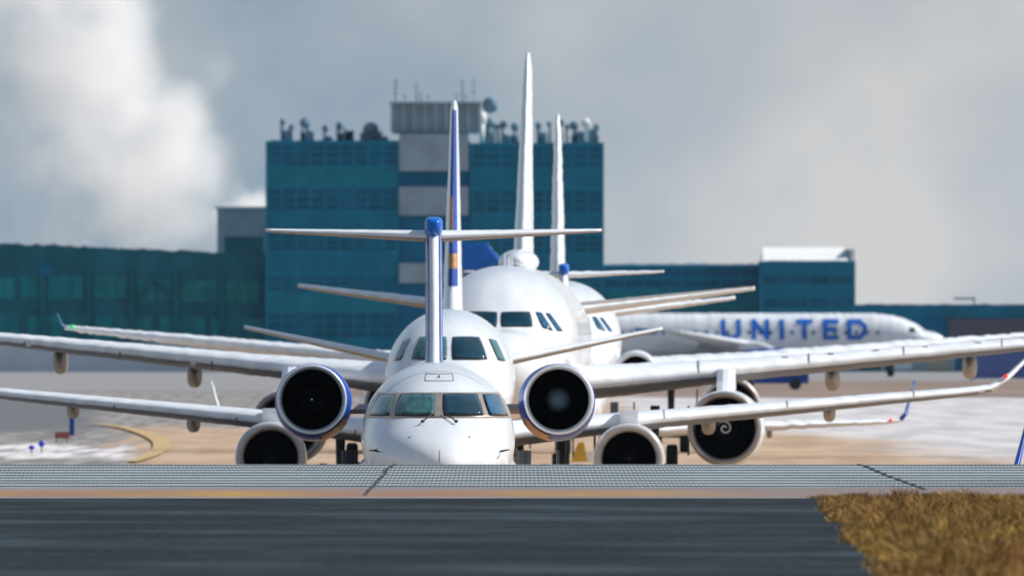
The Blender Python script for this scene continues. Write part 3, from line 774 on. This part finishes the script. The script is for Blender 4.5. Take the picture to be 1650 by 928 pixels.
# ---------------------------------------------------------------- ground
def sheet(name, pts, z, m, label=None):
    me = MB().add([(x, y, z) for x, y in pts], [tuple(range(len(pts)))]).build(name, m)
    tag(me, kind='structure'); return me
def wavy(pts, amp, step, seed):
    r = random.Random(seed); out = []
    for (x0,y0), (x1,y1) in zip(pts, pts[1:]+pts[:1]):
        L = max(abs(x1-x0), abs(y1-y0)/12, .01); n = max(1, min(60, int(L/step)))
        for i in range(n):
            t = i/n; out.append((x0+(x1-x0)*t+r.uniform(-amp, amp)*.6, y0+(y1-y0)*t+r.uniform(-amp, amp)*14))
    return out
def px_poly(pp): return [(X_(x, GD(y)), GD(y)) for x, y in pp]

M['tan'] = None
M['apron_pale'] = mat('pale_concrete_apron', (.50, .48, .47), .8, var=.25, scale=.06, stretch=(1, .08, 1))
M['brown_grass'] = mat('distant_dead_grass', (.24, .17, .125), .95, var=.3, scale=.05, stretch=(1, .1, 1))
M['asphalt_far'] = mat('dark_patched_asphalt', (.055, .085, .11), .8, col2=(.20, .18, .165), scale=.45, stretch=(1, .03, 1), detail=4, lo=.38, hi=.52)
M['grey_brown'] = mat('weathered_grey_concrete', (.24, .22, .20), .85, var=.25, scale=.08, stretch=(1, .06, 1))
M['snow'] = mat('old_snow', (.62, .60, .60), .9, col2=(.26,.25,.24), scale=.9, stretch=(1, .035, 1), lo=.38, hi=.56)
M['yellow'] = mat('yellow_taxiway_paint', (.50, .35, .15), .85, col2=(.42, .30, .18), scale=1.5, stretch=(1, .05, 1), spec=.1)
M['apron_grey'] = mat('grey_apron', (.24, .235, .235), .85, var=.15, scale=.05)

m, nt, bs = new_mat('tan_concrete_with_pale_bays'); M['tan'] = m
g, sp = pos_nodes(nt)
gn = noise(nt, g.outputs['Position'], .05, 5, (1.6, .10, 1)); gf = noise(nt, g.outputs['Position'], .5, 4, (1, .04, 1), (2,2,0))
tanc = mixc(nt, mrange(nt, gf, .3, .7), (.36, .25, .165), (.47, .345, .24))
palec = mixc(nt, mrange(nt, gf, .35, .65), (.42, .41, .42), (.58, .55, .54))
e = math_(nt, 'ADD', math_(nt, 'SUBTRACT', sp.outputs['Y'], 1060), math_(nt, 'MULTIPLY', math_(nt, 'SUBTRACT', sp.outputs['X'], 10.6), 50))
e = math_(nt, 'ADD', e, math_(nt, 'MULTIPLY', math_(nt, 'SUBTRACT', gn, .5), 900))
msk = math_(nt, 'MULTIPLY', mrange(nt, e, -130, 170), mrange(nt, sp.outputs['X'], 4.0, 8.0))
bc = mixc(nt, msk, tanc, palec)
gl = noise(nt, g.outputs['Position'], .55, 5, (1, .016, 1), (7, 1, 0)); gs = noise(nt, g.outputs['Position'], 1.6, 4, (1, .02, 1), (1, 9, 0))
X = sp.outputs['X']; Y = sp.outputs['Y']
dg = math_(nt, 'SUBTRACT', gl, .5)
def band(v, a, b, w): return math_(nt, 'MULTIPLY', mrange(nt, v, a-w, a+w), mrange(nt, v, b-w, b+w, 1, 0))
Yn = math_(nt, 'ADD', Y, math_(nt, 'MULTIPLY', dg, 260)); Xn = math_(nt, 'ADD', math_(nt, 'ADD', X, math_(nt, 'MULTIPLY', math_(nt, 'SUBTRACT', Y, 796), .017)), math_(nt, 'MULTIPLY', dg, 5))
left = mrange(nt, Xn, -12.4, -11.2, 1, 0)
far = math_(nt, 'MULTIPLY', mrange(nt, Yn, 1040, 1120), mrange(nt, X, -6, -3, 1, 0))
zone = math_(nt, 'MAXIMUM', left, far)
bc = mixc(nt, zone, bc, mixc(nt, mrange(nt, gs, .35, .65), (.17, .155, .145), (.30, .28, .265)))
asp = math_(nt, 'MULTIPLY', band(Yn, 1030, 1560, 60), mrange(nt, Xn, -14.2, -11.8, 1, 0))
bc = mixc(nt, math_(nt, 'MULTIPLY', math_(nt, 'MULTIPLY', asp, .8), mrange(nt, gs, .3, .6, .45, 1)), bc, (.085, .105, .120))
sno = math_(nt, 'MULTIPLY', band(math_(nt, 'ADD', Y, math_(nt, 'MULTIPLY', dg, 120)), 822, 915, 18), left)
bc = mixc(nt, math_(nt, 'MULTIPLY', sno, mrange(nt, gs, .32, .60, .25, 1)), bc, (.66, .63, .64))
nt.links.new(bc, bs.inputs['Base Color']); bs.inputs['Roughness'].default_value = .9; bs.inputs['Specular IOR Level'].default_value = .1
# one land sheet: foreground bench, runway crest, fall to the taxiway level and on to the horizon
prof = [(-60, 2.10), (120, 2.14), (200, 2.165), (289.5, 2.195), (290, 2.195), (300, 2.25), (330, 2.37), (334, 2.34), (350, 2.05), (380, 1.2), (410, .35), (426, 0.0), (900, 0), (1800, 0), (3000, 0), (9000, 0)]
rs = [[(x, y, z) for x in (-4000, -300, -60, -20, 20, 60, 300, 4000)] for y, z in prof]
land = MB().rings(rs, closed=False, cap=False).build('ground', M['tan']); tag(land, kind='structure')
def zland(y):
    for (a, za), (b, zb) in zip(prof, prof[1:]):
        if a <= y <= b: return za+(zb-za)*(y-a)/(b-a)
def strip(name, y0, y1, x0, x1, m, lift=.006):
    ys = sorted(set([y0, y1]+[p[0] for p in prof if y0 < p[0] < y1]))
    o = MB().rings([[(x, y, zland(y)+lift) for x in (x0, x0+(x1-x0)*.25, (x0+x1)/2, x0+(x1-x0)*.75, x1)] for y in ys], closed=False, cap=False).build(name, m)
    return tag(o, kind='structure')

m, nt, bs = new_mat('grooved_runway_concrete'); M['groove'] = m
g, sp = pos_nodes(nt)
wobn = noise(nt, g.outputs['Position'], .8, 2, (1, .2, 1))
wy = math_(nt, 'SINE', math_(nt, 'ADD', math_(nt, 'MULTIPLY', sp.outputs['Y'], 2*pi/3.35), math_(nt, 'MULTIPLY', wobn, 1.6)))
wx = math_(nt, 'SINE', math_(nt, 'MULTIPLY', sp.outputs['X'], 2*pi/.052))
ns = noise(nt, g.outputs['Position'], .25, 3, (1, .15, 1))
cx_ = math_(nt, 'MULTIPLY', mrange(nt, wx, -.3, .8), mrange(nt, ns, .42, .62, .15, .8))
base = mixc(nt, ns, (.34, .39, .41), (.50, .55, .56))
base = mixc(nt, mrange(nt, wy, -.45, .35), base, (.018, .030, .042))
base = mixc(nt, math_(nt, 'MULTIPLY', cx_, .75), base, (.06, .08, .095))
rb = noise(nt, g.outputs['Position'], .9, 5, (.16, .5, 1), (4, 4, 0))
base = mixc(nt, math_(nt, 'MULTIPLY', mrange(nt, rb, .50, .68), .55), base, (.07, .085, .095))
nt.links.new(base, bs.inputs['Base Color']); bs.inputs['Roughness'].default_value = .9; bs.inputs['Specular IOR Level'].default_value = .08

m, nt, bs = new_mat('old_asphalt_shoulder'); M['asphalt'] = m
g, sp = pos_nodes(nt)
n1 = noise(nt, g.outputs['Position'], 1.1, 6, (.8, .19, 1)); n2 = noise(nt, g.outputs['Position'], 14, 4, (1, .09, 1)); n3 = noise(nt, g.outputs['Position'], .5, 4, (.45, .42, 1), (3, 7, 0))
base = mixc(nt, mrange(nt, n1, .3, .7), (.0035, .007, .010), (.016, .027, .034))
base = mixc(nt, math_(nt, 'MULTIPLY', mrange(nt, n3, .50, .58), .9), base, (.003, .005, .007))
base = mixc(nt, math_(nt, 'MULTIPLY', mrange(nt, n3, .46, .36), .5), base, (.052, .074, .088))
base = mixc(nt, math_(nt, 'MULTIPLY', mrange(nt, n2, .4, .75), .5), base, (.030, .044, .052))
base = mixc(nt, mrange(nt, noise(nt, g.outputs['Position'], 6, 2, (1, .07, 1), (9,1,0)), .70, .76), base, (.008, .010, .013))
yy = mrange(nt, sp.outputs['Y'], 282, 290)
base = mixc(nt, math_(nt, 'MULTIPLY', yy, .8), base, (.006, .008, .011))
nt.links.new(base, bs.inputs['Base Color']); bs.inputs['Roughness'].default_value = .85; bs.inputs['Specular IOR Level'].default_value = .12

M['edge_brown'] = mat('brown_edge_concrete', (.21, .165, .155), .85, var=.25, scale=.3, stretch=(.3, .6, 1))
M['edge_gold'] = mat('faded_gold_edge_paint', (.42, .215, .055), .8, col2=(.36, .17, .08), scale=.35, stretch=(1, .1, 1))
m, nt, bs = new_mat('faded_gold_edge_paint'); M['edge_gold'] = m
g, sp = pos_nodes(nt)
gn = noise(nt, g.outputs['Position'], .35, 4, (1, .1, 1))
bc = mixc(nt, mrange(nt, gn, .35, .65), (.36, .225, .07), (.27, .155, .09))
wear = math_(nt, 'ADD', mrange(nt, sp.outputs['X'], .0, 3.4, 0, .8), math_(nt, 'MULTIPLY', mrange(nt, gn, .4, .7), .3))
bc = mixc(nt, wear, bc, (.22, .17, .155)); nt.links.new(bc, bs.inputs['Base Color']); bs.inputs['Roughness'].default_value = .85
bs.inputs['Specular IOR Level'].default_value = .1
M['edge_line'] = mat('pale_edge_line', (.36, .33, .32), .8, var=.25, scale=.5)
strip('runway_shoulder', -55, 289.2, -55, 60, M['asphalt'])
strip('runway_edge', 289.2, 300.5, -58, 60, M['edge_brown'])
strip('runway_edge_line', 291, 296.5, -58, 3.7, M['edge_gold'], .010)
strip('runway_border_line', 289.2, 290.6, -58, 60, M['edge_line'], .011)
strip('runway', 300.5, 331, -58, 60, M['groove'])
# sealed joints across the runway
def joint(pts, w=.025):
    vs = []; 
    for x, y in pts: vs += [(x-w, y, zland(y)+.014), (x+w, y, zland(y)+.014)]
    o = MB().add(vs, [(2*i, 2*i+1, 2*i+3, 2*i+2) for i in range(len(pts)-1)]).build('runway_joint', M['seal']); tag(o, kind='structure')
def rowd(py):                                  # distance on the crest seen at a picture row
    best = min((abs(HY+(CZ-zland(y))*F/y-py), y) for y in [285+i*.1 for i in range(455)]); return best[1]
rj = random.Random(2)
for (xa, ya, xb, yb) in ((634, 747.5, 588, 799), (1381, 747.5, 1492, 790)):
    P = []
    for i in range(14):
        t = i/13; py = ya+(yb-ya)*t; d = rowd(py); P.append((X_(xa+(xb-xa)*t, d)+rj.uniform(-.02,.02), d))
    joint(P, .024)

# far surfaces
z = .012
sheet('apron', [(-400, 1760), (400, 1760), (400, 2700), (-400, 2700)], .010, M['apron_grey'])
sheet('dry_grass_strip', wavy([(-14, 1640), (10, 1600), (60, 1560), (200, 1560), (200, 2180), (-14, 2120)], 1.5, 2.0, 1), .020, M['brown_grass'])
yl = []
cpts = [(150,684),(196,690),(232,700),(256,712),(258,724),(240,736),(212,746)]
def cat(p, t):
    i = min(int(t), len(p)-2); u = t-i; a = p[max(i-1,0)]; b = p[i]; c = p[i+1]; d = p[min(i+2,len(p)-1)]
    return tuple(.5*((2*b[k])+(-a[k]+c[k])*u+(2*a[k]-5*b[k]+4*c[k]-d[k])*u*u+(-a[k]+3*b[k]-3*c[k]+d[k])*u**3) for k in (0,1))
vs = []
for i in range(49):
    x, y = cat(cpts, i*6/48); d = GD(y); w = .14+.15*sin(pi*i/48)
    vs += [(X_(x, d)-w, d, .066), (X_(x, d)+w*1.3, d, .066)]
o = MB().add(vs, [(2*i, 2*i+1, 2*i+3, 2*i+2) for i in range(48)]).build('taxiway_line', M['yellow']); tag(o, kind='structure')
vs = []
for i in range(30):
    t = i/29; x = 1210+t*480; d = GD(738.5-4*t*(1-t)*2); vs += [(X_(x, d), d-.9, .04), (X_(x, d), d+.9, .04)]
o = MB().add(vs, [(2*i, 2*i+1, 2*i+3, 2*i+2) for i in range(29)]).build('pavement_joint', M['grey_brown']); tag(o, kind='structure')

# taxiway edge lights and signs at the left
M['blue_lens'] = mat('blue_lens', (.01, .04, .55), .2, var=.2)
M['red_sign'] = mat('red_brown_sign_paint', (.45, .13, .08), .5, var=.3)
def edge_light(px, py, h, label):
    d = GD(py); t = empty('taxiway_light', (X_(px, d), d, 0))
    MB().tube((0,0,0), (0,0,h*.5), .03, .03, 8).build('stem', M['fairing'], t)
    MB().lathe([(0,.02)], n=8) if False else None
    MB().ball((0,0,h*.72), .11, .11, h*.28, 12, 8).build('lens', M['blue_lens'], t, True)
    tag(t, label, 'taxiway light', 'blue taxiway lights on the snow strip')
edge_light(67, 729, .42, 'blue taxiway light at the far left with the larger, brighter lens')
edge_light(51, 731, .30, 'smaller and fainter of the blue taxiway lights at the far left')
sd = GD(714); sg_ = empty('taxiway_sign', (X_(104, sd), sd, 0))
MB().box(-.36, .18, -.05, .05, .18, .42).build('sign_panel', M['red_sign'], sg_)
MB().box(.18, .36, -.06, .06, .3, .95).build('blue_panel', M['blue'], sg_)
for x in (-.3, .1, .27): MB().tube((x,0,0), (x,0,.3), .025, .025, 6).build('leg', M['fairing'], sg_)
tag(sg_, 'small reddish-brown sign board with an upright blue end, left of the yellow curved line', 'sign')
# yellow chock cart by the landing gear and a white post
M['cart_yellow'] = mat('yellow_cart_paint', (.75, .42, .02), .5, var=.2)
yd = 800; yc = empty('wheel_marker', (X_(933, yd), yd, 0))
MB().rings([[(-.26,-.2,.0),(.26,-.2,.0),(.26,.2,.0),(-.26,.2,.0)], [(-.03,-.05,.62),(.16,-.05,.62),(.16,.05,.62),(-.03,.05,.62)]]).build('marker_body', M['cart_yellow'], yc)
MB().box(.18, .42, -.1, .1, 0, .28).build('marker_foot', M['white'], yc)
tag(yc, 'small yellow marker on the ground between the landing gear and the grey engine', 'marker')

# ---------------------------------------------------------------- dry grass at the runway edge
m, nt, bs = new_mat('dry_golden_grass'); M['grass'] = m
g, sp = pos_nodes(nt)
tcg = nt.nodes.new('ShaderNodeAttribute'); tcg.attribute_name = 'tint'
c1 = mixc(nt, tcg.outputs['Fac'], (.40, .225, .035), (.14, .065, .013))
n1 = noise(nt, g.outputs['Position'], 1.4, 3, (1, .25, 1))
c1 = mixc(nt, mrange(nt, n1, .52, .68), c1, (.42, .26, .028))
c1 = mixc(nt, mrange(nt, noise(nt, g.outputs['Position'], .9, 3, (1, .2, 1), (5,5,0)), .55, .7), c1, (.26, .095, .012))
nt.links.new(c1, bs.inputs['Base Color']); bs.inputs['Roughness'].default_value = .8
M['soil'] = mat('dark_grass_thatch', (.045, .026, .010), .95, var=.5, scale=1.5)
def edge_x(y):
    base = 3.02+(y-200)*.0066
    return base+.05*sin(y*.21)+.04*sin(y*.53+1)+.04*sin(y*1.3)+.03*sin(y*3.1)
ys = [150+i for i in range(140)]
vs = []; 
for y in ys: vs += [(edge_x(y)+.05, y, zland(y)+.016), (60, y, zland(y)+.016)]
o = MB().add(vs, [(2*i, 2*i+1, 2*i+3, 2*i+2) for i in range(len(ys)-1)]).build('verge_soil', M['soil']); tag(o, kind='structure')
rg = random.Random(5); V = []; Fc = []; T = []
def hn(x, y): return min(1, max(0, .5+.20*sin(x*3.1+y*.37)+.18*sin(x*1.7-y*.61+2)+.16*sin(x*7.3+y*.9+sin(y*.3)*2)+.14*sin(x*11.7-y*1.7)))
N = 150000
for i in range(N):
    y = 186+(289.5-186)*rg.random()**.9
    ex = edge_x(y)
    u = rg.random(); x = ex+(6.3-ex+.35)*u*1.05 if rg.random() < .85 else ex-.12+rg.random()*.6
    cl = hn(x, y)
    if rg.random() > .30+1.0*cl+.25*(x > ex+.8): continue
    h = (.04+.15*cl*cl)*rg.uniform(.45, 1.4)*(.55+.45*min(1, (x-ex)/.35))
    if y > 270: h *= .62
    if rg.random() < .02: h *= 1.5
    w = rg.uniform(.003, .0075); a = rg.uniform(0, pi); lx = rg.gauss(0, .6)*h+(.15*h); ly = rg.gauss(0, .35)*h
    z0 = zland(y)+.01; dx, dy = w*cos(a), w*sin(a); k = len(V)
    V += [(x-dx, y-dy, z0), (x+dx, y+dy, z0), (x+dx*.8+lx*.45, y+dy+ly*.45, z0+h*.6), (x-dx*.8+lx*.45, y-dy+ly*.45, z0+h*.6), (x+lx*1.3, y+ly*1.3, z0+h)]
    Fc += [(k, k+1, k+2, k+3), (k+3, k+2, k+4)]
    t = rg.random(); T += [t]*5
me = bpy.data.meshes.new('dry_grass'); me.from_pydata(V, [], Fc); me.materials.append(M['grass'])
at = me.attributes.new('tint', 'FLOAT', 'POINT'); at.data.foreach_set('value', T)
go = bpy.data.objects.new('dry_grass', me); COL.objects.link(go)
tag(go, 'golden brown dry grass verge in the bottom right corner', 'grass', kind='stuff')

# ---------------------------------------------------------------- steam plume (volume)
dS = 2960; SS = F/dS
def sx(px): return (px-CX)/SS
def sz(py): return CZ+(HY-py)/SS
# axis (x at height) and radius
AX = [(sz(480), sx(250), 8.2), (sz(330), sx(232), 9.4), (sz(190), sx(190), 10.4), (sz(50), sx(95), 12.0), (sz(-90), sx(-5), 14.0)]
rs = []
for zz, xx, rr_ in AX:
    rs.append([(xx+1.7*rr_*cos(2*pi*k/28), 1.2*rr_*sin(2*pi*k/28), zz) for k in range(28)])
m = bpy.data.materials.new('steam_volume'); m.use_nodes = True; nt = m.node_tree
nt.nodes.remove(nt.nodes['Principled BSDF']); out = nt.nodes['Material Output']
pv = nt.nodes.new('ShaderNodeVolumePrincipled'); pv.inputs['Color'].default_value = (1, .99, .975, 1); pv.inputs['Anisotropy'].default_value = 0.1
tc = nt.nodes.new('ShaderNodeTexCoord'); sp = nt.nodes.new('ShaderNodeSeparateXYZ'); nt.links.new(tc.outputs['Object'], sp.inputs[0])
def curve_of(zsock, vals):                 # piecewise-linear in z through a colour ramp scaled to 0..1
    lo = min(vals); hi = max(vals); n = nt.nodes.new('ShaderNodeValToRGB'); z0, z1 = AX[0][0], AX[-1][0]
    t = mrange(nt, zsock, z0, z1, 0, 1, False); nt.links.new(t, n.inputs['Fac'])
    els = n.color_ramp.elements
    while len(els) < len(vals): els.new(.5)
    for e, (a, v) in zip(els, zip([(q[0]-z0)/(z1-z0) for q in AX], vals)): e.position = a
    for e, v in zip(els, vals):
        q = (v-lo)/((hi-lo) or 1); e.color = (q, q, q, 1)
    return mrange(nt, n.outputs['Color'], 0, 1, lo, hi, False)
axx = curve_of(sp.outputs['Z'], [a[1] for a in AX]); rad = curve_of(sp.outputs['Z'], [a[2] for a in AX])
u = math_(nt, 'DIVIDE', math_(nt, 'SUBTRACT', sp.outputs['X'], axx), rad); v = math_(nt, 'DIVIDE', sp.outputs['Y'], math_(nt, 'MULTIPLY', rad, .8))
rho = math_(nt, 'SQRT', math_(nt, 'ADD', math_(nt, 'MULTIPLY', u, u), math_(nt, 'MULTIPLY', v, v)))
nz = noise(nt, tc.outputs['Object'], .10, 9, (1, 1, 1), (3.1, 0, 1.7))
q = math_(nt, 'ADD', math_(nt, 'SUBTRACT', 1.0, rho), math_(nt, 'MULTIPLY', math_(nt, 'SUBTRACT', nz, .5), 4.6))
den = math_(nt, 'MULTIPLY', mrange(nt, q, -.30, 1.3), .17)
nt.links.new(den, pv.inputs['Density']); nt.links.new(pv.outputs[0], out.inputs['Volume'])
st = MB().rings(rs).build('steam_plume', m); st.location = (0, dS, 0)
tag(st, 'white steam cloud billowing up behind the left concourse', 'steam', kind='stuff')

m = bpy.data.materials.new('steam_wisp_volume'); m.use_nodes = True; nt = m.node_tree
nt.nodes.remove(nt.nodes['Principled BSDF']); pv = nt.nodes.new('ShaderNodeVolumePrincipled'); pv.inputs['Color'].default_value = (1, .99, .975, 1)
tc = nt.nodes.new('ShaderNodeTexCoord'); vl = nt.nodes.new('ShaderNodeVectorMath'); vl.operation = 'LENGTH'
mp = nt.nodes.new('ShaderNodeMapping'); mp.inputs['Scale'].default_value = (1/5.0, 1/5.0, 1/4.2); nt.links.new(tc.outputs['Object'], mp.inputs['Vector']); nt.links.new(mp.outputs[0], vl.inputs[0])
q = math_(nt, 'ADD', math_(nt, 'SUBTRACT', 1.0, vl.outputs['Value']), math_(nt, 'MULTIPLY', math_(nt, 'SUBTRACT', noise(nt, tc.outputs['Object'], .22, 4), .5), 2.0))
nt.links.new(math_(nt, 'MULTIPLY', mrange(nt, q, 0, 1), .42), pv.inputs['Density']); nt.links.new(pv.outputs[0], nt.nodes['Material Output'].inputs['Volume'])
st = MB().ball((0,0,0), 7, 7, 6, 20, 12).build('steam_wisp', m); st.location = (sx(402), dS, sz(352))
tag(st, 'small white wisp of steam rising behind the stair block', 'steam', kind='stuff')
# ---------------------------------------------------------------- haze
HAZE = 0.000009
if HAZE:
    m = bpy.data.materials.new('haze_volume'); m.use_nodes = True; nt = m.node_tree
    nt.nodes.remove(nt.nodes['Principled BSDF']); pv = nt.nodes.new('ShaderNodeVolumePrincipled')
    pv.inputs['Color'].default_value = (.60, .80, 1, 1); pv.inputs['Density'].default_value = HAZE; pv.inputs['Anisotropy'].default_value = 0
    nt.links.new(pv.outputs[0], nt.nodes['Material Output'].inputs['Volume'])
    hz = MB().box(-4100, 4100, -100, 9100, -1, 60).build('haze', m); tag(hz, kind='stuff', label='thin pale air haze over the airfield', cat='haze')

# ---------------------------------------------------------------- light, sky, camera
el = radians(40); az = radians(10)         # azimuth measured from +X, negative towards the camera
sv = Vector((cos(el)*cos(az), cos(el)*sin(az), sin(el)))
sun = bpy.data.lights.new('sun', 'SUN'); sun.energy = 5.0; sun.angle = radians(.55); sun.color = (1, .975, .93)
so = bpy.data.objects.new('sun', sun); COL.objects.link(so); so.rotation_euler = sv.to_track_quat('Z', 'Y').to_euler(); so.location = (50, 300, 60)

w = bpy.data.worlds.new('World'); SC.world = w; w.use_nodes = True; nt = w.node_tree
bg = nt.nodes['Background']; sky = nt.nodes.new('ShaderNodeTexSky'); sky.sky_type = 'NISHITA'; sky.sun_disc = False
sky.sun_elevation = el; sky.sun_rotation = radians(80); sky.air_density = 1; sky.dust_density = 1.2; sky.ozone_density = 1.5
STR = .1
tc = nt.nodes.new('ShaderNodeTexCoord'); sp = nt.nodes.new('ShaderNodeSeparateXYZ'); nt.links.new(tc.outputs['Generated'], sp.inputs[0])
n1 = noise(nt, tc.outputs['Generated'], 58, 4, (1, 1, 1.1), (.31, 0, .12)); n2 = noise(nt, tc.outputs['Generated'], 150, 3, (1, 1, 1.2), (1.3, 0, .5))
bank = mrange(nt, sp.outputs['X'], -.007, .012)                 # brighter cloud bank to the right of the plume
f = math_(nt, 'ADD', math_(nt, 'MULTIPLY', mrange(nt, n1, .35, .68), .55), math_(nt, 'MULTIPLY', bank, .50))
f = math_(nt, 'ADD', f, math_(nt, 'MULTIPLY', math_(nt, 'SUBTRACT', n2, .5), .25))
f = math_(nt, 'ADD', f, .04); f.node.use_clamp = True
k = 1/STR
cl = mixc(nt, f, (.235*k, .32*k, .40*k), (.59*k, .585*k, .58*k))
n3 = noise(nt, tc.outputs['Generated'], 2.2, 5)
high = math_(nt, 'MULTIPLY', mrange(nt, sp.outputs['Z'], .03, .20), mrange(nt, n3, .42, .62, 1, .5))
cm = mixc(nt, high, cl, sky.outputs['Color'])
nt.links.new(cm, bg.inputs['Color']); bg.inputs['Strength'].default_value = STR

cam = bpy.data.cameras.new('camera'); co = bpy.data.objects.new('camera', cam); COL.objects.link(co)
cam.sensor_width = 36; cam.lens = 36*F/1650; cam.clip_start = 5; cam.clip_end = 20000
co.location = (0, 0, CZ); co.rotation_euler = (radians(90)+math.atan((HY-464)/F), 0, 0)
cam.dof.use_dof = True; cam.dof.focus_distance = 400; cam.dof.aperture_fstop = (cam.lens/1000)/.090
SC.camera = co
SC.render.engine = 'CYCLES'; SC.render.resolution_x = 1024; SC.render.resolution_y = 575
SC.cycles.volume_bounces = 7; SC.cycles.volume_max_steps = 256; SC.cycles.max_bounces = 8
try: SC.cycles.volume_step_rate = 1.0
except Exception: pass
SC.view_settings.view_transform = 'Standard'; SC.view_settings.look = 'None'; SC.view_settings.gamma = 1; SC.view_settings.exposure = .08
